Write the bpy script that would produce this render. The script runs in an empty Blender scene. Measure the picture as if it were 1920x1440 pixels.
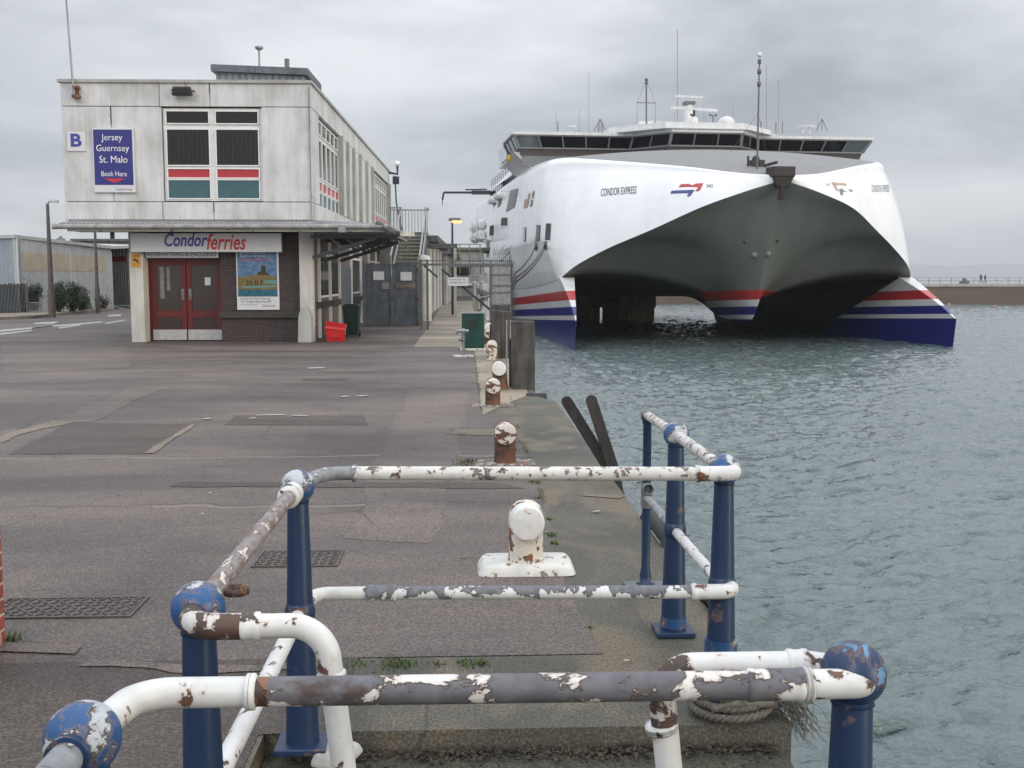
import bpy, bmesh, math, random
import numpy as np
from mathutils import Vector, Matrix
from mathutils.bvhtree import BVHTree
random.seed(7); rng = np.random.default_rng(11)
S = bpy.context.scene
C = S.collection
PI = math.pi
# ------------------------------------------------------------------ camera
F = 2000.0; HZ = 520.0; VX = 872.0; EYE = 1.75; SEA = -3.05
YAW = math.atan((960-VX)/F); PITCH = math.atan((720-HZ)/F)
cd = bpy.data.cameras.new('camera'); cam = bpy.data.objects.new('camera', cd); C.objects.link(cam)
cd.sensor_width = 36; cd.lens = 36*F/1920; cd.clip_start = .05; cd.clip_end = 30000
cam.location = (0, 0, EYE); cam.rotation_euler = (PI/2-PITCH, 0, -YAW)
S.camera = cam
S.render.resolution_x = 1024; S.render.resolution_y = 768
CR = cam.rotation_euler.to_matrix()
def ray(px, py): return (CR @ Vector(((px-960)/F, (720-py)/F, -1))).normalized()
def at(px, py, Y):
    d = ray(px, py); k = Y/d.y; return Vector((d.x*k, Y, EYE+d.z*k))
def gp(px, py, z=0):
    d = ray(px, py); k = (z-EYE)/d.z; return Vector((d.x*k, d.y*k, z))
# ------------------------------------------------------------------ light
SUN_EL, SUN_AZ = math.radians(32), math.radians(205)     # azimuth clockwise from +Y
w = bpy.data.worlds.new("World"); S.world = w; w.use_nodes = True
nt = w.node_tree; nt.nodes.clear()
def nn(t, **k):
    n = nt.nodes.new(t)
    for a, v in k.items(): setattr(n, a, v)
    return n
def mth(op, a, b=None, c=None, clamp=False):
    n = nn('ShaderNodeMath', operation=op, use_clamp=clamp)
    for i, v in enumerate((a, b, c)):
        if v is None: continue
        if isinstance(v, (int, float)): n.inputs[i].default_value = v
        else: nt.links.new(v, n.inputs[i])
    return n.outputs[0]
def noise(vec, scale, detail=4, rough=.5, dist=0, out='Fac'):
    n = nn('ShaderNodeTexNoise'); nt.links.new(vec, n.inputs['Vector'])
    n.inputs['Scale'].default_value = scale; n.inputs['Detail'].default_value = detail
    n.inputs['Roughness'].default_value = rough; n.inputs['Distortion'].default_value = dist
    return n.outputs[out]
def ramp(fac, stops, mode='LINEAR'):
    n = nn('ShaderNodeValToRGB'); nt.links.new(fac, n.inputs[0]); cr = n.color_ramp; cr.interpolation = mode
    while len(cr.elements) < len(stops): cr.elements.new(.5)
    for e, (p, c) in zip(cr.elements, stops):
        e.position = p; e.color = (*c, 1) if not isinstance(c, (int, float)) else (c, c, c, 1)
    return n.outputs[0]
def mix(fac, a, b, mode='MIX'):
    n = nn('ShaderNodeMix', data_type='RGBA', blend_type=mode)
    for i, v in ((0, fac), (6, a), (7, b)):
        if isinstance(v, (int, float)): n.inputs[i].default_value = v if i == 0 else (v, v, v, 1)
        elif isinstance(v, tuple): n.inputs[i].default_value = (*v[:3], 1)
        else: nt.links.new(v, n.inputs[i])
    return n.outputs[2]
def scalev(vec, s, loc=(0, 0, 0), rot=(0, 0, 0)):
    n = nn('ShaderNodeMapping'); nt.links.new(vec, n.inputs['Vector']); n.inputs['Scale'].default_value = s
    n.inputs['Location'].default_value = loc; n.inputs['Rotation'].default_value = rot
    return n.outputs[0]
tc = nn('ShaderNodeTexCoord'); sep = nn('ShaderNodeSeparateXYZ'); nt.links.new(tc.outputs['Generated'], sep.inputs[0])
zc = mth('MAXIMUM', sep.outputs[2], 0.0); den = mth('ADD', zc, .11)
cmb = nn('ShaderNodeCombineXYZ'); nt.links.new(mth('DIVIDE', sep.outputs[0], den), cmb.inputs[0]); nt.links.new(mth('DIVIDE', sep.outputs[1], den), cmb.inputs[1])
cl = noise(scalev(cmb.outputs[0], (1, 1, 1), (3.1, 1.7, 0)), .62, 6, .52, .25)
cl2 = noise(scalev(tc.outputs['Generated'], (1, 1, 2.6)), 3.2, 5, .55, .3)
clf = mth('ADD', mth('MULTIPLY', cl, .6), mth('MULTIPLY', cl2, .4))
ccol = ramp(clf, [(.37, (.40, .425, .47)), (.45, (.53, .56, .61)), (.52, (.69, .72, .77)), (.61, (.90, .93, .97))])
hz = mth('POWER', mth('SUBTRACT', 1, mth('MINIMUM', mth('MULTIPLY', zc, 5), 1)), 2.0)
ccol = mix(mth('MULTIPLY', hz, .75), ccol, (.58, .61, .65))
lum = mth('ADD', 1, mth('MULTIPLY', mth('SMOOTH_MIN', mth('MAXIMUM', mth('SUBTRACT', zc, .22), 0), .9, .1), 2.9))
ccol = mix(1.0, ccol, lum, 'MULTIPLY')
# break in the cloud, low behind the right shoulder, warm and bright
dp = nn('ShaderNodeVectorMath', operation='DOT_PRODUCT'); nt.links.new(tc.outputs['Generated'], dp.inputs[0])
ba, be = math.radians(121), math.radians(9); dp.inputs[1].default_value = (math.sin(ba)*math.cos(be), math.cos(ba)*math.cos(be), math.sin(be))
ccol = mix(1.0, ccol, mix(mth('MULTIPLY', mth('SUBTRACT', dp.outputs['Value'], .955), 30, clamp=True), (0, 0, 0), (8.5, 7.2, 5.2)), 'ADD')
sky = nn('ShaderNodeTexSky', sky_type='NISHITA'); sky.sun_disc = False; sky.sun_elevation = SUN_EL; sky.sun_rotation = SUN_AZ
bg = nn('ShaderNodeBackground'); bg.inputs[1].default_value = .08; nt.links.new(sky.outputs[0], bg.inputs[0])
bg2 = nn('ShaderNodeBackground'); bg2.inputs[1].default_value = 1.0; nt.links.new(ccol, bg2.inputs[0])
ms = nn('ShaderNodeMixShader'); ms.inputs[0].default_value = .93
nt.links.new(bg.outputs[0], ms.inputs[1]); nt.links.new(bg2.outputs[0], ms.inputs[2])
wo = nn('ShaderNodeOutputWorld'); nt.links.new(ms.outputs[0], wo.inputs[0])
sl = bpy.data.lights.new('sun', 'SUN'); sl.energy = .7; sl.angle = math.radians(18); sl.color = (1, .94, .86)
so = bpy.data.objects.new('sun', sl); C.objects.link(so)
sd = Vector((math.sin(SUN_AZ)*math.cos(SUN_EL), math.cos(SUN_AZ)*math.cos(SUN_EL), math.sin(SUN_EL)))
so.rotation_euler = sd.to_track_quat('Z', 'Y').to_euler()
S.view_settings.view_transform = 'Standard'; S.view_settings.look = 'None'; S.view_settings.exposure = 0; S.view_settings.gamma = 1
# ------------------------------------------------------------------ materials
MATS = {}
def begin(name):
    global nt
    m = bpy.data.materials.new(name); m.use_nodes = True; nt = m.node_tree; nt.nodes.clear()
    b = nn('ShaderNodeBsdfPrincipled'); o = nn('ShaderNodeOutputMaterial'); nt.links.new(b.outputs[0], o.inputs[0])
    MATS[name] = m
    return m, b
def put(b, sock, v):
    i = b.inputs[sock]
    if isinstance(v, (int, float)): i.default_value = v
    elif isinstance(v, tuple): i.default_value = (*v[:3], 1)
    else: nt.links.new(v, i)
def bump(b, h, strength=.3, dist=.01):
    n = nn('ShaderNodeBump'); n.inputs['Strength'].default_value = strength; n.inputs['Distance'].default_value = dist
    nt.links.new(h, n.inputs['Height']); nt.links.new(n.outputs[0], b.inputs['Normal'])
def oc():
    return nn('ShaderNodeTexCoord').outputs['Object']
def plain(name, col, rough=.6, metal=0, ns=6, amt=.25, bs=.1, bd=.004, streak=0, spec=.5, bscale=None):
    m, b = begin(name); v = oc()
    n1 = noise(v, ns, 5, .6)
    c = mix(1, col, ramp(n1, [(.3, 1-amt), (.7, 1+amt*.4)]), 'MULTIPLY')
    if streak:
        s = noise(scalev(v, (9, 9, .7)), 1.0, 4, .6)
        c = mix(1, c, ramp(s, [(.38, 1-streak), (.6, 1.0)]), 'MULTIPLY')
    put(b, 'Base Color', c); put(b, 'Roughness', rough); put(b, 'Metallic', metal); put(b, 'Specular IOR Level', spec)
    if bs: bump(b, noise(v, bscale or ns*6, 4, .6), bs, bd)
    return m
def chipped(name, paint, under, scale=14, thr=.5, rust=None, top=0, rough=.38, soft=.012, umetal=0, stretch=(1, 1, 1), rthr=.62, big=None):
    m, b = begin(name); t = nn('ShaderNodeTexCoord'); v = scalev(t.outputs['Object'], stretch)
    f = noise(v, scale, 7, .62, .35)
    if big: f = mth('ADD', mth('MULTIPLY', f, .6), mth('MULTIPLY', noise(v, big, 2, .5), .4))
    if top:
        g = nn('ShaderNodeNewGeometry'); s2 = nn('ShaderNodeSeparateXYZ'); nt.links.new(g.outputs['Normal'], s2.inputs[0])
        f = mth('ADD', f, mth('MULTIPLY', s2.outputs[2], top))
    k = ramp(f, [(thr-soft, 0.0), (thr+soft, 1.0)])
    dirt = ramp(noise(v, scale*.4, 5, .65), [(.3, .78), (.65, 1.04)])
    pc = mix(1, paint, dirt, 'MULTIPLY')
    uc = mix(1, under, ramp(noise(v, scale*2, 4, .6), [(.3, .7), (.7, 1.25)]), 'MULTIPLY')
    if rust:
        edge = ramp(f, [(thr-.06, 0.0), (thr, 1.0)])
        pc = mix(mth('MULTIPLY', edge, .45), pc, (.42, .22, .10))
        uc = mix(ramp(noise(v, scale*.7, 4, .6), [(rthr-.14, 0.0), (rthr-.06, 1.0)]), uc, rust)
    lin_ = ramp(f, [(thr-.022, 0.0), (thr-.004, .75), (thr+.006, .75), (thr+.022, 0.0)])
    put(b, 'Base Color', mix(lin_, mix(k, pc, uc), (.05, .035, .03))); put(b, 'Roughness', mth('ADD', rough, mth('MULTIPLY', k, .22)))
    bump(b, mth('ADD', mth('MULTIPLY', k, -1.0), mth('MULTIPLY', noise(v, scale*5, 3, .6), .25)), .8, .0035)
    return m
def asphalt(name, col, seams=(), rough=.62, blotch=None):
    m, b = begin(name); t = nn('ShaderNodeTexCoord'); v = t.outputs['Object']
    big = noise(scalev(v, (.22, .5, 1)), 1.0, 6, .58, .4)
    mid = noise(scalev(v, (.8, 2.2, 1)), 1.3, 6, .6, .6)
    c = mix(1, col, ramp(big, [(.32, (.60, .60, .62)), (.5, (.98, .97, .97)), (.68, (1.42, 1.37, 1.35))]), 'MULTIPLY')
    c = mix(1, c, ramp(mid, [(.3, .82), (.62, 1.14)]), 'MULTIPLY')
    if blotch: c = mix(ramp(noise(scalev(v, (1.3, .7, 1), (7, 1, 0)), 1.5, 6, .6, .5), [(.47, 0.0), (.60, .8)]), c, blotch)
    fine = noise(v, 75, 4, .75); c = mix(1, c, ramp(fine, [(.33, .42), (.5, 1.0), (.68, 2.0)]), 'MULTIPLY')
    vo = nn('ShaderNodeTexVoronoi'); nt.links.new(v, vo.inputs['Vector']); vo.inputs['Scale'].default_value = 2.6
    sp = mth('LESS_THAN', vo.outputs['Distance'], .035)
    c = mix(mth('MULTIPLY', sp, mth('GREATER_THAN', noise(v, 1.7, 2), .54)), c, (.42, .41, .39))
    vc = nn('ShaderNodeTexVoronoi', feature='DISTANCE_TO_EDGE'); nt.links.new(mix(.12, v, noise(v, 1.5, 4, .6, out='Color')), vc.inputs['Vector']); vc.inputs['Scale'].default_value = .55
    ck = mth('MULTIPLY', mth('LESS_THAN', vc.outputs['Distance'], .0035), mth('GREATER_THAN', noise(v, .45, 3), .52))
    c = mix(mth('MULTIPLY', ck, .45), c, (.035, .032, .03))
    st = noise(scalev(v, (1.1, .5, 1), (5, 2, 0)), 1.6, 5, .62, .8)
    c = mix(ramp(st, [(.60, 0.0), (.72, .42)]), c, (.032, .029, .03))
    sp3 = nn('ShaderNodeSeparateXYZ'); nt.links.new(v, sp3.inputs[0])
    wob = mth('MULTIPLY', mth('SUBTRACT', noise(scalev(v, (.9, .1, 1)), 1.3, 5, .6), .5), .5)
    vis = noise(v, .9, 3)
    for (y0, wd, sc, op, x0, x1) in seams:
        d = mth('ABSOLUTE', mth('SUBTRACT', mth('ADD', sp3.outputs[1], wob), y0))
        k = mth('LESS_THAN', d, mth('MULTIPLY', vis, wd*2))
        k = mth('MULTIPLY', k, mth('MULTIPLY', mth('GREATER_THAN', sp3.outputs[0], x0), mth('LESS_THAN', sp3.outputs[0], x1)))
        c = mix(mth('MULTIPLY', k, op), c, sc)
    put(b, 'Base Color', c); put(b, 'Roughness', ramp(mid, [(.3, rough-.10), (.7, rough+.18)])); put(b, 'Specular IOR Level', .28)
    bump(b, mth('ADD', fine, mth('MULTIPLY', noise(v, 4, 4), 1.2)), .45, .006)
    return m
def bricks(name, c1, c2, mortar, sc=1.0, rot=(0, 0, 0), bw=.225, rh=.075):
    m, b = begin(name); v = oc(); s3 = nn('ShaderNodeSeparateXYZ'); nt.links.new(v, s3.inputs[0])
    cb = nn('ShaderNodeCombineXYZ'); nt.links.new(mth('ADD', s3.outputs[0], s3.outputs[1]), cb.inputs[0]); nt.links.new(s3.outputs[2], cb.inputs[1])
    br = nn('ShaderNodeTexBrick'); nt.links.new(cb.outputs[0], br.inputs['Vector'])
    for k, x in (('Scale', 1.0), ('Mortar Size', .006), ('Brick Width', bw), ('Row Height', rh), ('Bias', -.2), ('Mortar Smooth', .1)): br.inputs[k].default_value = x
    br.inputs['Color1'].default_value = (*c1, 1); br.inputs['Color2'].default_value = (*c2, 1); br.inputs['Mortar'].default_value = (*mortar, 1)
    c = mix(1, br.outputs[0], ramp(noise(v, 9, 5, .65), [(.3, .7), (.7, 1.25)]), 'MULTIPLY')
    put(b, 'Base Color', c); put(b, 'Roughness', .75)
    bump(b, mth('ADD', mth('MULTIPLY', br.outputs['Fac'], -1.0), mth('MULTIPLY', noise(v, 40, 4), .3)), .6, .006)
    return m
def corr(name, col, period=.1, axis=0, depth=.02, rough=.5, streak=.25):
    m, b = begin(name); v = oc(); s3 = nn('ShaderNodeSeparateXYZ'); nt.links.new(v, s3.inputs[0])
    a = mth('ADD', s3.outputs[0], s3.outputs[1]) if axis == 2 else s3.outputs[axis]
    wv = mth('SINE', mth('MULTIPLY', a, 2*PI/period))
    s = noise(scalev(v, (3, 3, .5)), 1.0, 5, .6)
    put(b, 'Base Color', mix(1, mix(1, col, ramp(s, [(.35, 1-streak), (.62, 1.03)]), 'MULTIPLY'), ramp(noise(v, 3, 5, .6), [(.3, .85), (.7, 1.05)]), 'MULTIPLY'))
    put(b, 'Roughness', rough); bump(b, wv, .8, depth)
    return m
def precast(name, col):
    m, b = begin(name); v = oc()
    st = noise(scalev(v, (5, 5, .45)), 1.0, 6, .65); st2 = noise(scalev(v, (1.2, 1.2, .8), (4, 1, 2)), 1.0, 5, .6)
    c = mix(1, col, ramp(st, [(.33, (.86, .855, .84)), (.6, (1.02, 1.02, 1.02))]), 'MULTIPLY')
    c = mix(1, c, ramp(st2, [(.34, (.74, .73, .71)), (.58, (1.0, 1.0, 1.0))]), 'MULTIPLY')
    c = mix(1, c, ramp(noise(v, 45, 3, .6), [(.3, .93), (.7, 1.05)]), 'MULTIPLY')
    put(b, 'Base Color', c); put(b, 'Roughness', .8); bump(b, noise(v, 60, 4, .7), .25, .004)
    return m
def glassy(name, col, rough=.06, emis=None):
    m, b = begin(name); put(b, 'Base Color', col); put(b, 'Roughness', rough); put(b, 'Specular IOR Level', .6)
    if emis: put(b, 'Emission Color', emis[0]); put(b, 'Emission Strength', emis[1])
    return m
def stripes(name, above, rough=.3, dark=None):
    m, b = begin(name); v = oc(); s3 = nn('ShaderNodeSeparateXYZ'); nt.links.new(v, s3.inputs[0])
    h = mth('DIVIDE', mth('ADD', s3.outputs[2], mth('MULTIPLY', s3.outputs[1], .037)), 10)
    W = (.62, .63, .64)
    c = ramp(h, [(0, (.015, .02, .17)), (.195, W), (.225, (.02, .025, .20)), (.285, W), (.33, (.42, .03, .035)), (.395, above)], 'CONSTANT')
    dirt = noise(scalev(v, (.6, .6, .25)), 1.0, 6, .62)
    c = mix(1, c, ramp(dirt, [(.3, .84), (.65, 1.03)]), 'MULTIPLY')
    if dark == 'under':  # tunnel shade painted into the underside colour, aft of the bow flare
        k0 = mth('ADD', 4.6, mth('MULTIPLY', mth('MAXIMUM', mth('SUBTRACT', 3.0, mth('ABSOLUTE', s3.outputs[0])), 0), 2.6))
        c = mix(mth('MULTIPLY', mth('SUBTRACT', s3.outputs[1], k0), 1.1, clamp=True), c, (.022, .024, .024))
    if dark == 'inner':  # deep shade of the tunnel painted over the stripes behind a slanting line
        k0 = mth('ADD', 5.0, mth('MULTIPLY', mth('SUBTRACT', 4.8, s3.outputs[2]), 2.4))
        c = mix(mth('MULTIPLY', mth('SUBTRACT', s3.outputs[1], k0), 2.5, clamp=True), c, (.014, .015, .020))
    put(b, 'Base Color', c); put(b, 'Roughness', rough)
    bump(b, noise(scalev(v, (1, 1, .5)), .9, 3, .5), .35, .06)
    return m
asphalt('asphalt', (.108, .091, .083), [(10.39, .02, (.30, .26, .22), .5, -9, .6), (8.18, .012, (.05, .045, .045), .7, -9, .6), (8.1, .03, (.27, .23, .18), .5, -2.4, -.5),
    (18.6, .035, (.05, .045, .045), .7, -9, .3), (25.4, .05, (.05, .045, .045), .8, -9, .5), (14.0, .02, (.06, .05, .05), .5, -9, .2), (5.9, .008, (.06, .05, .05), .6, -9, .6)])
asphalt('asphalt_dark', (.072, .058, .052)); asphalt('asphalt_worn', (.128, .107, .096)); asphalt('asphalt_apron', (.066, .056, .050))
asphalt('concrete', (.080, .078, .064), blotch=(.150, .122, .086)); asphalt('concrete_tan', (.225, .195, .150)); asphalt('cement', (.165, .140, .108))
asphalt('concrete_dark', (.05, .052, .038))
precast('precast', (.635, .645, .66)); precast('render_white', (.60, .59, .56)); precast('render_grey', (.42, .42, .41))
plain('joint', (.06, .055, .05), .9)
plain('white_frame', (.70, .70, .70), .4, amt=.12)
plain('white_paint', (.78, .78, .78), .4, amt=.1)
plain('sign_white', (.62, .63, .66), .35, amt=.06, bs=0)
plain('sign_blue', (.028, .03, .19), .3, amt=.05, bs=0)
plain('sign_ink', (.05, .05, .07), .5, bs=0); plain('sign_red', (.55, .03, .04), .4, bs=0); plain('sign_yellow', (.62, .30, .02), .4, bs=0)
plain('letter_blue', (.05, .055, .30), .4, bs=0); plain('letter_white', (.78, .78, .80), .4, bs=0)
plain('panel_red', (.42, .03, .045), .35, amt=.1, bs=0); plain('panel_teal', (.045, .115, .135), .35, amt=.15, bs=0)
glassy('glass_dark', (.008, .006, .006), .12); glassy('glass_pale', (.09, .11, .12), .05); glassy('glass_door', (.045, .032, .028), .1)
glassy('glass_bridge', (.006, .007, .009), .2); MATS['glass_bridge'].node_tree.nodes['Principled BSDF'].inputs['Specular IOR Level'].default_value = .2
plain('blind', (.05, .042, .04), .7)
plain('door_red', (.125, .012, .012), .4, amt=.25); plain('steel_plate', (.50, .50, .50), .35, .3, ns=12)
bricks('brick_dark', (.055, .036, .036), (.035, .026, .028), (.075, .065, .062))
bricks('brick_grey', (.12, .09, .085), (.09, .07, .068), (.15, .14, .13))
bricks('brick_red', (.28, .06, .045), (.20, .045, .035), (.42, .36, .28))
bricks('block_wall', (.125, .10, .08), (.10, .078, .062), (.07, .06, .05), bw=4.0, rh=1.3)
corr('corr_white', (.60, .60, .585), .1, 0, .02); corr('corr_grey', (.20, .215, .235), .2, 2, .03); corr('clad_blue', (.36, .42, .46), .3, 2, .02)
corr('clad_white', (.52, .52, .50), .3, 2, .008, streak=.12); corr('clad_tan', (.55, .46, .34), .3, 2, .008, streak=.12); corr('shutter', (.19, .20, .21), .12, 2, .02)
plain('gutter', (.34, .34, .34), .5, amt=.3, streak=.3)
chipped('canopy_fascia', (.50, .49, .46), (.10, .08, .07), 6, .66)
plain('steel_dark', (.03, .035, .045), .5, amt=.35); plain('steel_grey', (.16, .17, .18), .5, .2, amt=.3, streak=.2)
plain('galv', (.34, .35, .36), .45, .5, ns=10, amt=.3, streak=.2); plain('gate_paint', (.125, .14, .165), .5, ns=3, amt=.35, streak=.3)
plain('pole_brown', (.14, .115, .105), .6, amt=.35); plain('grey_dull', (.20, .20, .20), .7, amt=.3)
plain('roof_felt', (.10, .105, .11), .85); plain('stair_green', (.20, .20, .11), .6, amt=.3)
plain('timber', (.085, .077, .072), .85, ns=5, amt=.4, streak=.5, bs=.5, bd=.01); plain('board_black', (.016, .014, .014), .85, ns=4, amt=.5, streak=.5); plain('timber_dark', (.045, .04, .038), .8, ns=8, amt=.4, streak=.4, bs=.4)
plain('rubber', (.012, .012, .013), .6); plain('red_plastic', (.55, .02, .02), .35, amt=.15); plain('green_plastic', (.012, .030, .026), .4)
plain('cabinet_green', (.010, .055, .045), .35, amt=.25, streak=.2)
plain('paint_white_line', (.42, .41, .39), .6, ns=15, amt=.5); plain('iron_cover', (.095, .080, .072), .6, .1, ns=20, amt=.4)
plain('rope', (.13, .118, .098), .9, ns=60, amt=.5, bs=.6); plain('rope_dark', (.03, .03, .03), .9)
plain('grass', (.075, .11, .025), .8, ns=9, amt=.5, bs=0); plain('leaf_green', (.045, .062, .032), .7, ns=5, amt=.5, bs=0); plain('leaf_brown', (.060, .043, .030), .8, ns=9, amt=.5, bs=0)
plain('bark', (.08, .06, .045), .9); plain('skin', (.45, .28, .22), .6, bs=0); plain('cloth_navy', (.02, .022, .035), .85, bs=0); plain('cloth_grey', (.10, .10, .12), .85, bs=0); plain('cloth_beige', (.30, .25, .20), .85, bs=0)
plain('buoy_pink', (.42, .18, .16), .5, bs=0); plain('yellow_paint', (.55, .40, .04), .4)
plain('hill', (.055, .07, .06), .95, ns=.004, amt=.4, bs=0)
plain('pier_tan', (.42, .34, .22), .9, ns=1, amt=.4, streak=.4)
# railing finishes
WH = (.66, .66, .65); GR = (.125, .125, .135)
chipped('rail_mostly_grey', WH, (.115, .113, .125), 11, .455, (.06, .04, .035), top=-.01, stretch=(.8, 1, 1), rthr=.72)
chipped('rail_white_chips', (.63, .615, .59), (.16, .155, .155), 30, .60, (.09, .045, .03), top=.03, rthr=.66)
chipped('rail_grey_top', WH, (.145, .15, .17), 14, .51, None, top=.085)
chipped('rail_brown', (.62, .58, .54), (.24, .21, .205), 34, .42, (.17, .12, .10), top=.0, stretch=(1, .45, 1), rthr=.66)
chipped('rail_white_clean', WH, (.07, .05, .045), 15, .61, (.16, .07, .04))
chipped('rail_white_patchy', WH, (.06, .042, .04), 9, .555, (.09, .05, .04))
chipped('rail_rusty', (.60, .59, .57), (.055, .04, .038), 9, .47, (.09, .05, .035), top=-.05); chipped('rail_bare_grey', (.60, .60, .60), (.24, .25, .265), 12, .40, None)
chipped('post_blue', (.011, .030, .080), (.03, .08, .17), 7, .655, (.14, .07, .05), rough=.42, rthr=.66)
chipped('ball_blue', (.018, .085, .23), (.40, .43, .46), 15, .55, (.08, .045, .035), top=.06, rough=.38, rthr=.74)
chipped('ball_blue_dark', (.012, .036, .10), (.10, .22, .36), 16, .60, (.10, .06, .05), top=.07, rough=.38)
chipped('foot_blue', (.02, .07, .18), (.30, .33, .30), 9, .56, (.16, .09, .05), rthr=.6)
chipped('bollard_head_white', (.74, .74, .72), (.15, .07, .04), 22, .70, (.20, .08, .03))
chipped('bollard_head_worn', (.70, .67, .62), (.10, .045, .028), 14, .545, (.20, .08, .035), rthr=.58)
chipped('bollard_neck', (.66, .62, .54), (.07, .035, .025), 16, .56, (.20, .085, .04), rthr=.56)
chipped('bollard_rust', (.40, .28, .18), (.055, .030, .025), 9, .36, (.13, .055, .03), rthr=.56)
chipped('plinth_white', (.66, .655, .62), (.24, .20, .16), 14, .63, (.28, .17, .10))
chipped('rusty', (.19, .08, .035), (.05, .03, .025), 20, .5, (.22, .10, .05))
chipped('bronze', (.20, .05, .015), (.30, .13, .05), 10, .5)
chipped('plinth_worn', (.42, .40, .37), (.15, .125, .11), 12, .47, (.16, .08, .05))
# ship
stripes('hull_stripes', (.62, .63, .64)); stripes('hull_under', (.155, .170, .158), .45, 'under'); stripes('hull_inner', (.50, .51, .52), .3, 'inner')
m, b = begin('hull_white'); v = oc()
d1 = noise(scalev(v, (.5, .5, .2)), 1.0, 6, .6); d2 = noise(scalev(v, (4, 4, .35)), 1.0, 5, .6)
c = mix(1, (.86, .87, .89), ramp(d1, [(.3, .93), (.62, 1.02)]), 'MULTIPLY'); c = mix(1, c, ramp(d2, [(.32, .965), (.55, 1.0)]), 'MULTIPLY')
s3 = nn('ShaderNodeSeparateXYZ'); nt.links.new(v, s3.inputs[0]); cb = nn('ShaderNodeCombineXYZ'); nt.links.new(mth('ADD', s3.outputs[0], s3.outputs[1]), cb.inputs[0]); nt.links.new(s3.outputs[2], cb.inputs[1])
bk = nn('ShaderNodeTexBrick'); nt.links.new(cb.outputs[0], bk.inputs['Vector'])
for k_, x_ in (('Scale', 1.0), ('Mortar Size', .02), ('Brick Width', 3.2), ('Row Height', 1.7), ('Mortar Smooth', .6)): bk.inputs[k_].default_value = x_
bk.inputs['Color1'].default_value = (1, 1, 1, 1); bk.inputs['Color2'].default_value = (.97, .97, .975, 1); bk.inputs['Mortar'].default_value = (.90, .90, .91, 1)
c = mix(1, c, bk.outputs[0], 'MULTIPLY')
put(b, 'Base Color', c); put(b, 'Roughness', .17); put(b, 'Specular IOR Level', .65)
bump(b, mth('ADD', noise(scalev(v, (1, 1, .35)), .8, 3, .5), mth('MULTIPLY', noise(scalev(v, (.3, .3, 1.4)), 1.0, 2, .5), .6)), .35, .07)
plain('deck_grey', (.22, .22, .225), .7, ns=2, amt=.2); plain('ship_white', (.70, .71, .72), .4, ns=1.5, amt=.15, streak=.12)
plain('ship_grey', (.20, .21, .22), .5, amt=.2); plain('ship_black', (.02, .02, .022), .6); plain('mast_grey', (.13, .13, .14), .5)
plain('logo_red', (.50, .06, .07), .5, bs=0); plain('logo_blue', (.06, .08, .26), .5, bs=0); plain('logo_tan', (.45, .30, .22), .5, bs=0); plain('sill_brown', (.085, .07, .068), .6, bs=0); plain('bow_brown', (.045, .038, .035), .7)
# water
m, b = begin('water'); t = nn('ShaderNodeTexCoord'); v = t.outputs['Object']
put(b, 'Base Color', mix(ramp(noise(v, .05, 4), [(.35, 0.0), (.65, 1.0)]), (.088, .120, .120), (.106, .142, .142)))
put(b, 'Roughness', .06); put(b, 'IOR', 1.5)
h = mth('ADD', mth('MULTIPLY', noise(scalev(v, (1, 1.35, 1)), 1.6, 4, .55, .6), 1.0), mth('MULTIPLY', noise(scalev(v, (1, 1.4, 1), (3, 3, 0)), 5.5, 3, .55, .8), .30))
bump(b, h, .85, .17)
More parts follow.
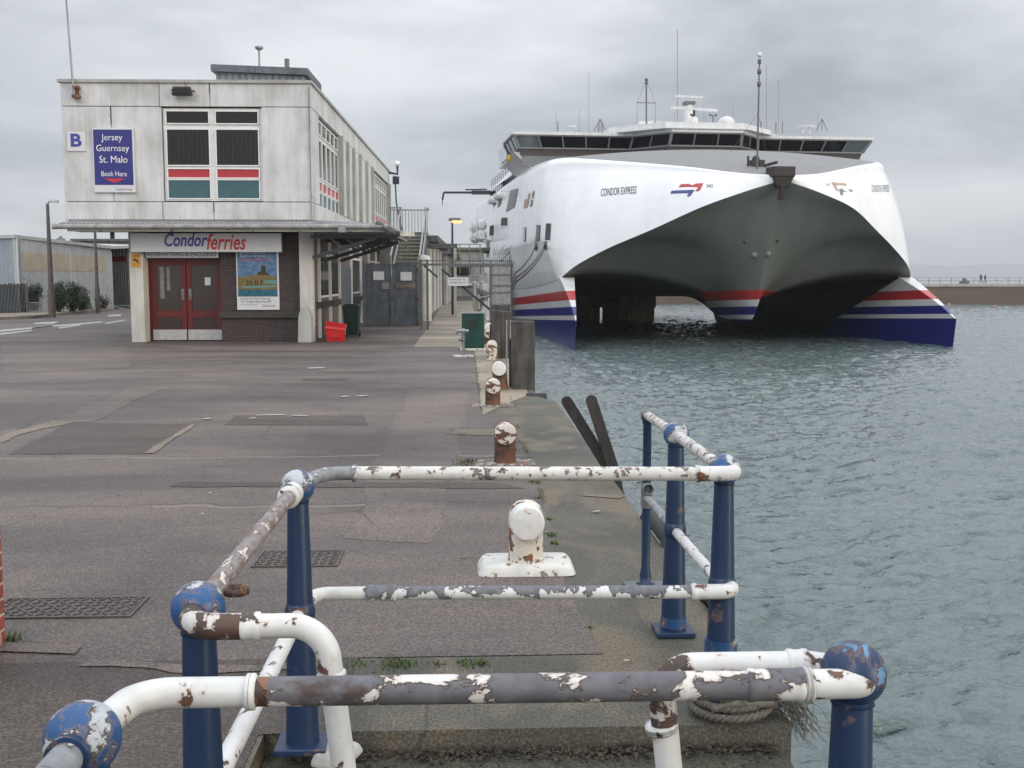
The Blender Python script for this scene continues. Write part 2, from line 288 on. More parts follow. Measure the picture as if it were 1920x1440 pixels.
# ------------------------------------------------------------------ mesh building
def xf(loc=(0, 0, 0), rz=0): return Matrix.Translation(Vector(loc)) @ Matrix.Rotation(rz, 4, 'Z')
class MB:
    def __init__(s, fr=None): s.v = []; s.f = []; s.sm = []; s.fr = fr
    def add(s, vs, fs, smooth=False):
        o = len(s.v)
        for p in vs:
            p = Vector(p); s.v.append(s.fr @ p if s.fr else p)
        for f in fs: s.f.append([i+o for i in f]); s.sm.append(smooth)
        return s
    def box(s, a, b, rz=0, taper=0):
        x0, y0, z0 = a; x1, y1, z1 = b
        vs = [(x0, y0, z0), (x1, y0, z0), (x1, y1, z0), (x0, y1, z0), (x0+taper, y0+taper, z1), (x1-taper, y0+taper, z1), (x1-taper, y1-taper, z1), (x0+taper, y1-taper, z1)]
        if rz:
            cx, cy = (x0+x1)/2, (y0+y1)/2; R = Matrix.Rotation(rz, 3, 'Z')
            vs = [R @ Vector((x-cx, y-cy, z)) + Vector((cx, cy, 0)) for x, y, z in vs]
        return s.add(vs, [(3, 2, 1, 0), (4, 5, 6, 7), (0, 1, 5, 4), (1, 2, 6, 5), (2, 3, 7, 6), (3, 0, 4, 7)])
    def bar(s, p, q, w, h=None, up=(0, 0, 1)):
        p, q = Vector(p), Vector(q); h = h or w; d = (q-p).normalized(); u = Vector(up)
        if abs(d.dot(u)) > .99: u = Vector((1, 0, 0))
        x = d.cross(u).normalized(); y = x.cross(d)
        vs = [o+x*a*w/2+y*b_*h/2 for o in (p, q) for a, b_ in ((-1, -1), (1, -1), (1, 1), (-1, 1))]
        return s.add(vs, [(0, 1, 2, 3), (7, 6, 5, 4), (4, 5, 1, 0), (5, 6, 2, 1), (6, 7, 3, 2), (7, 4, 0, 3)])
    def tube(s, pts, r, n=14, cap=True):
        pts = [Vector(p) for p in pts]; rs = r if isinstance(r, (list, tuple)) else [r]*len(pts)
        vs = []; fs = []; x = None
        for i, p in enumerate(pts):
            d = (pts[min(i+1, len(pts)-1)]-pts[max(i-1, 0)]).normalized()
            if x is None:
                x = d.orthogonal().normalized()
                for u in (Vector((1, 0, 0)), Vector((0, 0, 1))):
                    if abs(d.dot(u)) < .8: x = (u-d*d.dot(u)).normalized(); break
            else: x = (x-d*x.dot(d)).normalized()
            y = d.cross(x)
            for k in range(n):
                a = 2*PI*k/n; vs.append(p+(x*math.cos(a)+y*math.sin(a))*rs[i])
        for i in range(len(pts)-1):
            for k in range(n):
                k2 = (k+1) % n; fs.append((i*n+k, i*n+k2, (i+1)*n+k2, (i+1)*n+k))
        s.add(vs, fs, True)
        if cap:
            s.add(vs[:n], [tuple(reversed(range(n)))]); s.add(vs[-n:], [tuple(range(n))])
        return s
    def lathe(s, prof, c, n=28, axis=None):
        c = Vector(c); vs = []; fs = []
        R = Vector(axis).to_track_quat('Z', 'Y').to_matrix() if axis else Matrix.Identity(3)
        for r, z in prof:
            for k in range(n):
                a = 2*PI*k/n; vs.append(c+R @ Vector((r*math.cos(a), r*math.sin(a), z)))
        for i in range(len(prof)-1):
            for k in range(n):
                k2 = (k+1) % n; fs.append((i*n+k, i*n+k2, (i+1)*n+k2, (i+1)*n+k))
        s.add(vs, fs, True)
        if prof[0][0] > 1e-4: s.add(vs[:n], [tuple(reversed(range(n)))])
        if prof[-1][0] > 1e-4: s.add(vs[-n:], [tuple(range(n))])
        return s
    def ball(s, c, r, n=32, sz=1):
        m_ = n//2
        return s.lathe([(max(r*math.sin(PI*i/m_), 1e-5), -r*sz*math.cos(PI*i/m_)) for i in range(m_+1)], c, n)
    def prism(s, poly, z0, z1):
        n = len(poly); vs = [(x, y, z0) for x, y in poly]+[(x, y, z1) for x, y in poly]
        return s.add(vs, [tuple(reversed(range(n))), tuple(range(n, 2*n))]+[(i, (i+1) % n, n+(i+1) % n, n+i) for i in range(n)])
    def sheet(s, poly, z): return s.add([(x, y, z) for x, y in poly], [tuple(range(len(poly)))])
    def grid(s, rows, smooth=True, flip=False):
        m_, n = len(rows), len(rows[0])
        vs = [p for r in rows for p in r]
        fs = [(i*n+j, i*n+j+1, (i+1)*n+j+1, (i+1)*n+j) for i in range(m_-1) for j in range(n-1)]
        if flip: fs = [tuple(reversed(f)) for f in fs]
        return s.add(vs, fs, smooth)
    def build(s, name, mat, parent=None, bevel=0, **kw):
        me = bpy.data.meshes.new(name); M = wm(parent).inverted() if parent else None
        if not parent and 'loc' in kw: M = Matrix.Translation(-Vector(kw['loc']))
        me.from_pydata([tuple(M @ p) if M else tuple(p) for p in s.v], [], s.f)
        me.polygons.foreach_set('use_smooth', s.sm); me.materials.append(MATS[mat] if isinstance(mat, str) else mat)
        o = bpy.data.objects.new(name, me); C.objects.link(o)
        if parent: o.parent = parent
        elif 'loc' in kw: o.location = kw['loc']
        if bevel:
            bm = o.modifiers.new('b', 'BEVEL'); bm.width = bevel; bm.segments = 2; bm.limit_method = 'ANGLE'
        return o
def wm(o):
    m = o.matrix_basis.copy()
    return wm(o.parent) @ m if o.parent else m
def tag(o, label, cat, group=None, kind=None):
    if label: o['label'] = label
    if cat: o['category'] = cat
    if group: o['group'] = group
    if kind: o['kind'] = kind
    return o
def thing(name, label, cat, loc=(0, 0, 0), rz=0, group=None):
    o = bpy.data.objects.new(name, None); C.objects.link(o); o.location = loc; o.rotation_euler = (0, 0, rz); o.empty_display_size = .2
    return tag(o, label, cat, group)
def struct(mb, name, mat): o = mb.build(name, mat); o['kind'] = 'structure'; return o
def dup(root, loc, label, rz=None):
    kids = {}
    for o in bpy.data.objects: kids.setdefault(o.parent, []).append(o)
    r = root.copy(); C.objects.link(r); r.location = loc; r['label'] = label
    if rz is not None: r.rotation_euler = (0, 0, rz)
    for ch in kids.get(root, []):
        c_ = ch.copy(); C.objects.link(c_); c_.parent = r
        for g in kids.get(ch, []):
            d = g.copy(); C.objects.link(d); d.parent = c_
    return r
def textmesh(body, size=1.0, shear=0, offset=0, align='LEFT', spacing=1.0, extr=0.0):
    cu = bpy.data.curves.new('t', 'FONT'); cu.body = body; cu.size = size; cu.shear = shear; cu.offset = offset; cu.align_x = align; cu.space_character = spacing; cu.extrude = extr
    cu.resolution_u = 3
    o = bpy.data.objects.new('t', cu); C.objects.link(o); bpy.context.view_layer.update()
    dg = bpy.context.evaluated_depsgraph_get(); me = bpy.data.meshes.new_from_object(o.evaluated_get(dg))
    vs = [v_.co.copy() for v_ in me.vertices]; fs = [tuple(p.vertices) for p in me.polygons]
    bpy.data.objects.remove(o); bpy.data.curves.remove(cu); bpy.data.meshes.remove(me)
    return vs, fs
def fit_text(body, x0, x1, h, shear=0, offset=0, extr=0):
    """letters scaled to run from x0 to x1, with height h of the tallest letter; returns verts in a plane (x, z)"""
    vs, fs = textmesh(body, 1, shear, offset, extr=extr)
    a = min(v_.x for v_ in vs); b_ = max(v_.x for v_ in vs); c_ = min(v_.y for v_ in vs); d_ = max(v_.y for v_ in vs)
    return [((x0+(v_.x-a)/(b_-a)*(x1-x0)), (v_.y-c_)/(d_-c_)*h, v_.z) for v_ in vs], fs
def sign_text(body, mat, parent, fr, x0, x1, z0, h, y, shear=0, offset=0, name='lettering'):
    vs, fs = fit_text(body, x0, x1, h, shear, offset)
    m_ = MB(fr); m_.add([(x, y, z0+z) for x, z, e in vs], fs); return m_.build(name, mat, parent)
# ------------------------------------------------------------------ ground, quay, water
QX = 1.28
q = MB(); q.add([(-260, 4.0, 0), (QX, 4.0, 0), (QX, 14.9, 0), (QX-.22, 15.7, 0), (QX-.22, 260, 0), (-260, 260, 0)], [(0, 1, 2, 3, 4, 5)])
q.add([(-260, -8, 0), (-.78, -8, 0), (-.78, 4.0, 0), (-260, 4.0, 0)], [(0, 1, 2, 3)])
ed = [(QX, 4.0), (QX, 14.9), (QX-.22, 15.7), (QX-.22, 260)]
for a, b_ in zip(ed, ed[1:]): q.add([(*a, 0), (*b_, 0), (*b_, -6), (*a, -6)], [(0, 3, 2, 1)])
q.add([(-.78, 4.0, 0), (QX, 4.0, 0), (QX, 4.0, -6), (-.78, 4.0, -6)], [(0, 3, 2, 1)])
q.add([(-.78, -8, 0), (-.78, 4.0, 0), (-.78, 4.0, -6), (-.78, -8, -6)], [(0, 3, 2, 1)])
struct(q, 'quay', 'concrete')
struct(MB().box((-.775, -8, -6), (QX-.05, 3.995, -.085)), 'landing_floor', 'concrete_dark')
def wob(pts, amp=.05, n=60):
    out = []
    for (x0, y0), (x1, y1) in zip(pts, pts[1:]+pts[:1]):
        L = math.hypot(x1-x0, y1-y0); k = max(1, min(n, int(L/.07))); nx, ny = (y1-y0)/max(L, 1e-6), -(x1-x0)/max(L, 1e-6)
        ph = [random.uniform(0, 6.3) for _ in range(4)]
        for i in range(k):
            l = L*i/k; e = min(1, i/3, (k-i)/3) if k > 5 else 0
            a = amp*e*(math.sin(l*2.1+ph[0])*.5+math.sin(l*5.3+ph[1])*.3+math.sin(l*13+ph[2])*.22+math.sin(l*29+ph[3])*.12)
            out.append((x0+(x1-x0)*i/k+nx*a, y0+(y1-y0)*i/k+ny*a))
    return out
edge = [(.64, 4.8), (.60, 5.4), (.56, 6.3), (.35, 6.4), (.33, 7.0), (.60, 7.2), (.62, 9), (.60, 11), (.55, 13.2), (.22, 13.4), (.20, 16), (.22, 22), (.18, 27)]
struct(MB().sheet([(-260, 4.8)]+[(x+random.uniform(-.012, .012), y) for x, y in edge]+[(.18, 27.0), (-1.3, 27.0), (-1.3, 40), (-2.2, 80), (-2.2, 259), (-260, 259)], .004), 'asphalt', 'asphalt')
struct(MB().sheet(wob([(-30, -7), (-.8, -7), (-.8, 3.98), (-.52, 4.0), (-.5, 4.8), (-30, 4.8)], .0), .004), 'asphalt_apron', 'asphalt_apron')
struct(MB().sheet([(-1.3, 27.02), (.9, 27.02), (.9, 80), (-1.6, 80), (-1.3, 40)], .004), 'footpath', 'concrete_tan')
struct(MB().sheet(wob([(.22, 13.5), (.95, 15.9), (.95, 26.9), (.22, 26.9)], .02), .004), 'path_edge', 'concrete_tan')
for px in [(690, 15.9), (700, 20)]: pass
def patch(name, mat, pts, amp=.03, z=.008):
    return struct(MB().sheet(wob([tuple(gp(*p)[:2]) for p in pts], amp), z), name, mat)
patch('asphalt_patch', 'asphalt_dark', [(15, 853), (278, 852), (362, 797), (130, 793)])
patch('asphalt_patch', 'asphalt_worn', [(105, 792), (170, 793), (312, 726), (248, 726)], .06)
patch('asphalt_patch', 'cement', [(0, 832), (40, 815), (142, 793), (100, 790), (0, 818)], .05, .01)
patch('asphalt_patch', 'cement', [(270, 852), (290, 851), (366, 798), (358, 797)], .02, .012)
patch('asphalt_patch', 'asphalt_dark', [(318, 914), (985, 917), (930, 906), (340, 905)], .03)
patch('asphalt_patch', 'asphalt_worn', [(640, 1010), (805, 1020), (835, 950), (880, 735), (770, 730), (700, 880), (680, 960)], .05, .006)
patch('asphalt_patch', 'asphalt_dark', [(420, 798), (690, 798), (680, 780), (440, 780)], .02, .008)
patch('asphalt_patch', 'asphalt_worn', [(610, 699), (700, 699), (715, 690), (590, 690)], .01)
patch('asphalt_patch', 'asphalt_dark', [(565, 714), (648, 714), (652, 710), (575, 710)], .01)
patch('asphalt_patch', 'asphalt_worn', [(145, 1252), (480, 1262), (640, 1250), (640, 1245), (300, 1246), (165, 1240)], .06, .009)
patch('asphalt_patch', 'asphalt_worn', [(0, 1225), (140, 1230), (155, 1214), (0, 1206)], .07, .012)
patch('asphalt_patch', 'cement', [(1085, 930), (1160, 936), (1175, 931), (1110, 926)], .01, .006)
patch('asphalt_patch', 'cement', [(835, 815), (935, 818), (930, 806), (845, 806)], .04, .009)
patch('asphalt_patch', 'asphalt_worn', [(625, 640), (770, 640), (760, 628), (640, 628)], .03, .008)
patch('asphalt_patch', 'asphalt_worn', [(0, 700), (240, 690), (240, 650), (0, 652)], .1, .006)
# worn paint marks on the asphalt
mk = MB()
for (x0, y0, x1, y1, t_) in [(578, 691, 608, 690, 4), (640, 745, 655, 744, 3), (668, 744, 690, 743, 3), (482, 780, 535, 779, 3), (548, 781, 578, 781, 3), (468, 786, 480, 785, 3), (382, 787, 395, 786, 3), (1170, 1243, 1180, 1243, 4), (900, 760, 920, 757, 6), (922, 730, 940, 732, 5), (1112, 962, 1125, 961, 3)]:
    t_ *= .5; ps = [gp(x0, y0), gp((x0+x1)/2, (y0+y1)/2-.6), gp(x1, y1), gp(x1+2, y1+t_*.6), gp((x0+x1)/2, (y0+y1)/2+t_), gp(x0-2, y0+t_*.7)]
    mk.sheet([(p.x, p.y) for p in ps], .016)
struct(mk, 'painted_marking', 'paint_white_line')
rm = MB()
for pts in [[(0, 619), (190, 603), (195, 605), (0, 623)], [(0, 625), (60, 619), (62, 621), (0, 629)], [(100, 608), (66, 608), (60, 606), (110, 603)], [(110, 614), (150, 609), (152, 611), (112, 617)], [(195, 606), (232, 600), (238, 601), (200, 608)], [(205, 591), (228, 590), (226, 593), (200, 594)], [(60, 615), (100, 611), (100, 613), (60, 617)]]:
    rm.sheet([tuple(gp(*p)[:2]) for p in pts], .012)
struct(rm, 'road_marking', 'paint_white_line')
# joint lines of slabs along the quay edge
# water: a spectrum of wind waves, real height, and a flat sheet out to the horizon
Nf = 512; Lf = 44.0
kx = np.fft.fftfreq(Nf, Lf/Nf)*2*PI; KX, KY = np.meshgrid(kx, kx, indexing='ij'); K2 = KX**2+KY**2; K2[0, 0] = 1e-6; Kk = np.sqrt(K2)
wd = np.array([.22, -.975]); cosf = (KX*wd[0]+KY*wd[1])/Kk
Ph = (np.exp(-1/(Kk*.55)**2)/Kk**3.3*.30+np.exp(-1/(Kk*.17)**2)/Kk**2.9*.9)*(0.12+cosf**4)*np.exp(-(Kk*.028)**2)
hk = (rng.normal(size=Ph.shape)+1j*rng.normal(size=Ph.shape))*np.sqrt(Ph)
Hh = np.real(np.fft.ifft2(hk)); sc = .048/Hh.std(); Hh *= sc
Dx = np.real(np.fft.ifft2(1j*KX/Kk*hk))*sc*-1.25; Dy = np.real(np.fft.ifft2(1j*KY/Kk*hk))*sc*-1.25
def samp(A, x, y):
    fx = (x/Lf*Nf) % Nf; fy = (y/Lf*Nf) % Nf; i = np.floor(fx).astype(int); j = np.floor(fy).astype(int); a = fx-i; b_ = fy-j
    i %= Nf; j %= Nf
    i2 = (i+1) % Nf; j2 = (j+1) % Nf
    return A[i, j]*(1-a)*(1-b_)+A[i2, j]*a*(1-b_)+A[i, j2]*(1-a)*b_+A[i2, j2]*a*b_
def steps(*seg):
    out = [seg[0][0]]
    for a, b_, st in seg: n = max(1, round((b_-a)/st)); out += [a+(b_-a)*(i+1)/n for i in range(n)]
    return np.array(out)
xs = steps((.4, 28, .11), (28, 96, .30), (96, 216, 1.0)); ys = steps((4, 24, .085), (24, 50, .14), (50, 110, .26), (110, 262, .8))
X, Y = np.meshgrid(xs, ys, indexing='ij'); H_ = samp(Hh, X, Y)+.4*samp(Hh, X*.31+9, Y*.31+3)
kf = np.clip((262-Y)/6, 0, 1)*np.clip((216-X)/6, 0, 1)
V = np.stack([X+samp(Dx, X, Y)*kf, Y+samp(Dy, X, Y)*kf, SEA+H_*kf], -1).reshape(-1, 3)
idx = np.arange(X.size).reshape(X.shape); VV = [V]; FF = [np.stack([idx[:-1, :-1], idx[1:, :-1], idx[1:, 1:], idx[:-1, 1:]], -1).reshape(-1, 4)]; off = len(V)
# far sheet joins further out
X1 = 3000
far = np.array([(216, 4, SEA), (X1, 4, SEA), (X1, 262, SEA), (216, 262, SEA), (-400, 262, SEA), (X1*4, 262, SEA), (X1*4, 12000, SEA), (-400, 12000, SEA), (.4, -60, SEA), (X1, -60, SEA), (X1, 4.3, SEA), (.4, 4.3, SEA)])
VV.append(far); FF.append(np.array([[0, 1, 2, 3], [4, 5, 6, 7], [8, 9, 10, 11]])+off)
V = np.concatenate(VV); Fa = np.concatenate(FF)
me = bpy.data.meshes.new('sea'); me.vertices.add(len(V)); me.vertices.foreach_set('co', V.astype(np.float32).ravel())
me.loops.add(len(Fa)*4); me.loops.foreach_set('vertex_index', Fa.astype(np.int32).ravel())
me.polygons.add(len(Fa)); me.polygons.foreach_set('loop_start', np.arange(0, len(Fa)*4, 4, dtype=np.int32)); me.polygons.foreach_set('use_smooth', np.ones(len(Fa), bool))
me.update(); me.validate(); me.materials.append(MATS['water']); o = bpy.data.objects.new('sea', me); C.objects.link(o); o['kind'] = 'structure'
# far shore
hb = MB(); rows = []
for j in range(2):
    rows.append([(x, 7600-j*700, SEA+(0 if j == 0 else 0)) for x in range(-3000, 12200, 120)])
top = [(x, 11300, SEA+150*max(.25, min(1, (8600-abs(x-4500))/4500))*(1+.10*math.sin(x*.0021)+.05*math.sin(x*.0067+1))) for x in range(-3000, 12200, 120)]
hb.grid([[(x, 10500, SEA-2) for x in range(-3000, 12200, 120)], top, [(x, 11900, SEA-2) for x in range(-3000, 12200, 120)]])
struct(hb, 'hills', 'hill')
# ------------------------------------------------------------------ breakwater
bwY = 188; a0 = at(1000, 571, bwY+6); a1 = at(3300, 571, bwY-12)
dv = Vector((a1.x-a0.x, a1.y-a0.y, 0)).normalized(); nv = Vector((-dv.y, dv.x, 0)); L = math.hypot(a1.x-a0.x, a1.y-a0.y)
ZB = .62
bwt = thing('breakwater', 'long brown stone breakwater across the harbour behind the ferry', 'breakwater', (a0.x, a0.y, SEA))
FRB = Matrix.Translation((a0.x, a0.y, 0)) @ Matrix.Rotation(math.atan2(dv.y, dv.x), 4, 'Z')
MB(FRB).box((0, 0, -8), (L, 9, ZB-.5)).build('wall', 'block_wall', bwt); MB(FRB).box((-.1, -.15, ZB-.5), (L+.1, 9.1, ZB)).build('coping', 'render_grey', bwt)
rl = thing('promenade_railing', 'thin dark railing with two rails along the breakwater top', 'railing', FRB @ Vector((0, .4, ZB)))
m1 = MB(FRB)
for z in (.55, 1.05): m1.tube([(0, .5, ZB+z), (L, .5, ZB+z)], .035, 5)
m1.build('rail', 'mast_grey', rl)
x = .8
while x < L:
    MB(FRB).tube([(x, .5, ZB), (x, .5, ZB+1.07)], .045, 5).build('post', 'mast_grey', rl)
    x += 2.0
def persona(name, label, loc, legs, top_, heading):
    me = bpy.data.meshes.new('person'); st = .16
    P = [(0, 0, .95, .13), (0, 0, 1.18, .15), (0, 0, 1.40, .155), (0, .02, 1.52, .06), (0, .04, 1.66, .105), (0, .04, 1.76, .07),
         (.10, 0, .90, .09), (.11, st, .50, .065), (.11, st*1.2, .08, .045), (.11, st*1.2+.12, .04, .035), (-.10, 0, .90, .09), (-.11, -st*.6, .50, .065), (-.11, -st*1.7, .10, .045), (-.11, -st*1.7+.12, .05, .035),
         (.20, 0, 1.40, .06), (.25, -.05, 1.12, .045), (.25, .04, .88, .035), (-.20, 0, 1.40, .06), (-.25, .05, 1.12, .045), (-.25, .12, .90, .035)]
    E = [(0, 1), (1, 2), (2, 3), (3, 4), (4, 5), (0, 6), (6, 7), (7, 8), (8, 9), (0, 10), (10, 11), (11, 12), (12, 13), (2, 14), (14, 15), (15, 16), (2, 17), (17, 18), (18, 19)]
    me.from_pydata([p[:3] for p in P], E, []); o = bpy.data.objects.new(name, me); C.objects.link(o)
    md = o.modifiers.new('s', 'SKIN'); o.modifiers.new('d', 'SUBSURF').render_levels = 1
    for v_, p in zip(me.skin_vertices[0].data if me.skin_vertices else [], P): v_.radius = (p[3], p[3])
    if not me.skin_vertices:
        bm = bmesh.new(); bm.from_mesh(me); ly = bm.verts.layers.skin.verify(); bm.verts.ensure_lookup_table()
        for v_, p in zip(bm.verts, P): v_[ly].radius = (p[3], p[3]); v_[ly].use_root = (v_.index == 0)
        bm.to_mesh(me); bm.free()
    m, b = begin('person_cloth'); vv = oc(); s3 = nn('ShaderNodeSeparateXYZ'); nt.links.new(vv, s3.inputs[0])
    put(b, 'Base Color', ramp(mth('DIVIDE', s3.outputs[2], 2), [(0, (.02, .02, .02)), (.05, legs), (.47, top_), (.765, (.35, .22, .17)), (.85, (.04, .03, .02))], 'CONSTANT')); put(b, 'Roughness', .9)
    me.materials.append(m); o.location = loc; o.rotation_euler = (0, 0, heading); return tag(o, label, 'person')
pb = FRB.inverted() @ at(1842, 531, bwY)
persona('person', 'taller walker in a dark navy jacket on the distant breakwater', FRB @ Vector((pb.x, 1.6, ZB)), (.06, .06, .07), (.015, .017, .03), math.radians(-70))
pb = FRB.inverted() @ at(1851, 531, bwY)
persona('person', 'walker in grey jacket just right of the navy one on the breakwater', FRB @ Vector((pb.x, 1.9, ZB)), (.22, .19, .16), (.06, .06, .075), math.radians(-70)).scale = (.94,)*3
for (px, py, l) in [(1866, 577, 'small pink buoy floating in open water right of the ferry bow'), (1779, 572, 'pink buoy floating beside the starboard bow tip')]:
    p = gp(px, py, SEA); t = MB(); t.ball(p+Vector((0, 0, .1)), .30, 12, .8); t.tube([p, p+Vector((0, 0, .5))], .04, 6); tag(t.build('buoy', 'buoy_pink'), l, 'buoy', 'pink buoys')
p = FRB @ Vector(((FRB.inverted() @ at(1812, 528, bwY)).x, 1.5, ZB)); t = MB(); t.box((p.x-.8, p.y-.4, ZB), (p.x+.8, p.y+.4, ZB+.45)); t.box((p.x-.25, p.y-.2, ZB+.45), (p.x+.25, p.y+.2, ZB+.95)); t.bar((p.x-.4, p.y, ZB+.7), (p.x+.7, p.y, ZB+.62), .12)
tag(t.build('winch', 'mast_grey', bevel=.05), 'small grey mooring winch on the breakwater left of the walkers', 'winch')
# ------------------------------------------------------------------ low jetty behind the ferry, seen through its tunnel
jt = thing('jetty', 'tan concrete jetty on thick legs seen through the ferry tunnel', 'jetty', (16.7, 118, SEA))
MB().box((12.3, 118, -1.6), (21.2, 124, -.35)).build('deck', 'pier_tan', jt)
for (x0, x1) in [(12.5, 15.0), (17.2, 21.1)]: MB().box((x0, 118.3, -7), (x1, 123.7, -1.6)).build('leg', 'pier_tan', jt)
MB().box((15.2, 116.8, -7), (17.0, 117.9, -.6)).build('fender', 'rubber', jt)

# ------------------------------------------------------------------ the ferry
SHX, SHY, SR = 20.45, 72.0, math.atan(.08)
ship = thing('catamaran_ferry', 'large white wave-piercing catamaran ferry moored bow-on at the quay', 'ferry', (SHX, SHY, SEA), SR)
SF = xf((SHX, SHY, SEA), SR); SFi = SF.inverted()
def cr(P, u):
    n = len(P)-1; i = min(int(u), n-1); f = u-i
    p0, p1, p2, p3 = [Vector(P[max(0, min(n, k))]) for k in (i-1, i, i+1, i+2)]
    if i == 0: p0 = p1*2-p2
    return .5*((2*p1)+(p2-p0)*f+(2*p0-5*p1+4*p2-p3)*f*f+(3*p1-p0-3*p2+p3)*f**3)
def lin(P, x):
    for (a, b_), (c_, d) in zip(P, P[1:]):
        if x <= c_: return b_+(d-b_)*max(0, (x-a)/(c_-a))
    return P[-1][1]
KP = [(0, -2.7, 11.1), (2.6, -2.55, 10.3), (5.2, -1.9, 9.35), (8, .3, 7.95), (10.4, 2.5, 6.8), (12.3, 4.2, 5.65), (13.2, 5.6, 4.75), (13.32, 8, 4.5), (13.32, 20, 3.9), (13.32, 36, 3.6), (13.32, 64, 3.4)]
UP = [(0, -2.95, 11.35), (2.8, -1.9, 11.6), (5.5, .2, 12.15), (8.4, 3.8, 12.8), (11.0, 6.6, 13.3), (12.9, 9.6, 13.7), (13.8, 13.5, 13.8), (14.1, 20, 13.9), (14.1, 28, 13.9), (14.0, 42, 13.9), (13.9, 64, 13.9)]
NU = 70; US = [10*i/NU for i in range(NU+1)]
def shell_rows(sg):
    rows = []
    for u in US:
        K = cr(KP, u); U = cr(UP, u); du = cr(UP, min(10, u+.05))-cr(UP, max(0, u-.05)); du.z = 0; du.normalize()
        out = Vector((du.y, -du.x, 0))
        if u < .02: out = Vector((.3, -.95, 0))
        R = lin([(0, .1), (3, .3), (5, .75), (7, .9), (10, .6)], u); top = U-Vector((0, 0, R)); row = []
        B = min(1, u/4)*.35
        for j in range(13):
            v_ = j/12; p = K.lerp(top, v_)+out*B*4*v_*(1-v_); row.append(p)
        c0 = U-out*R-Vector((0, 0, R))
        for j in range(1, 7):
            th = j/6*PI/2; row.append(c0+out*R*math.cos(th)+Vector((0, 0, R*math.sin(th))))
        if u < 1e-6:
            for p in row: p.x = 0
        for p in row: p.x = max(p.x, 0)*sg
        rows.append(row)
    return rows
sh = MB(SF); dk_rows = []
for sg in (1, -1):
    rs = shell_rows(sg); sh.grid(rs, True, flip=(sg < 0))
sh_obj = sh.build('hull_side', 'hull_white', ship)
bvh = BVHTree.FromPolygons([tuple(v_) for v_ in sh.v], sh.f)
# foredeck
dk = MB(SF); rr = shell_rows(1)
rows = []
for i, u in enumerate(US):
    e = rr[i][-1]; cc = max(0, min(1.15, (e.y+2.9)/20.7*1.25)); row = []
    for j in range(17):
        k = 1-j/8; row.append(Vector((e.x*k, e.y, e.z+.0+cc*(1-k*k))))
    rows.append(row)
    if e.y > 24: break
dk.grid(rows); dk.build('foredeck', 'deck_grey', ship)
# grey underside with the centre bow
KEEL = [(-2.7, 11.1), (-1.85, 10.1), (-.8, 8.3), (.2, 6.4), (1.1, 4.3), (1.7, 2.9), (2.2, 2.1), (2.8, 1.70), (8, 1.65), (12, 1.8), (15, 2.5), (18, 3.2), (64, 3.2)]
G = [(0, 0), (.015, .07), (.04, .24), (.075, .42), (.13, .55), (.2, .64), (.28, .73), (.36, .82), (.48, .94), (.6, 1.02), (.75, 1.07), (.87, 1.06), (1, 1)]
un = MB(SF)
def under_row(tK, s, zK, sg, n=22):
    zk = lin(KEEL, s); wq = max(0, min(1, (s+1.6)/4.0)); wq = wq*wq*(3-2*wq); pw = 1; row = []
    fl = max(0, min(1, (s-9)/9)); fl = fl*fl*(3-2*fl)
    for j in range(n+1):
        x = j/n; f = (x**.8)*(1-wq)+lin(G, x**pw)*wq; z = zk+(zK-zk)*f
        z = z*(1-fl)+3.2*fl
        row.append(Vector((tK*x*sg, s, z)))
    return row
for sg in (1, -1):
    rows = []
    for i in range(43):
        K = cr(KP, i/42*6); rows.append(under_row(K.x, K.y, K.z, sg))
    for s in [6.5, 8, 10, 11, 12, 13, 14, 15, 16, 17, 18, 20, 24, 28, 36, 64]: rows.append(under_row(13.3, s, 4.5, sg))
    un.grid(rows, True, flip=(sg > 0))
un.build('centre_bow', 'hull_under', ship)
# demihulls
for sg in (1, -1):
    d = MB(SF); ST = [(-1.0, 1.92), (.2, 2.55), (1.5, 3.25), (3.2, 4.0), (5.2, 4.75), (6.5, 5.0), (64, 5.0)]
    SS = [-1.0, -.6, -.1, .6, 1.5, 2.5, 3.7, 5.2, 6.5, 8.5, 11, 15, 20, 26, 34, 40, 41]
    outer = []; inner = []
    for s in SS:
        wd_ = lin([(-1, .04), (0, .20), (2, .52), (5, 1.0), (10, 1.85), (18, 3.1), (26, 4.1), (64, 4.2)], s); zt = lin(ST, s)
        ro = []; ri = []
        for j in range(10):
            z = -2.0+(zt+2.0)*j/9; sx = s + (0.5*(1.92-z)/1.92*.6 if s < 1 else 0)
            n_ = lin([(-2, .55), (0, .85), (2, 1), (5, 1.0)], z)
            ro.append(Vector((sg*(13.30-wd_*.04*(1-n_)), sx, z))); ri.append(Vector((sg*(13.30-wd_*n_), sx, z)))
        outer.append(ro); inner.append(ri)
    d.grid(outer, True, flip=(sg < 0)); di = MB(SF); di.grid(inner, True, flip=(sg > 0))
    d.grid([[o_[-1] for o_ in outer], [i_[-1] for i_ in inner]], False); d.grid([[o_[j] for j in range(10)] for o_ in (outer[0], inner[0])], False)
    d.grid([[o_[j] for j in range(10)] for o_ in (outer[-1], inner[-1])], False)
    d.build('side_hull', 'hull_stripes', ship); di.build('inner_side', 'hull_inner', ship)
# transom above the tunnel, rear wall
MB(SF).box((-13.2, 63.6, 3.25), (13.2, 64, 14.2)).build('transom', 'ship_white', ship)
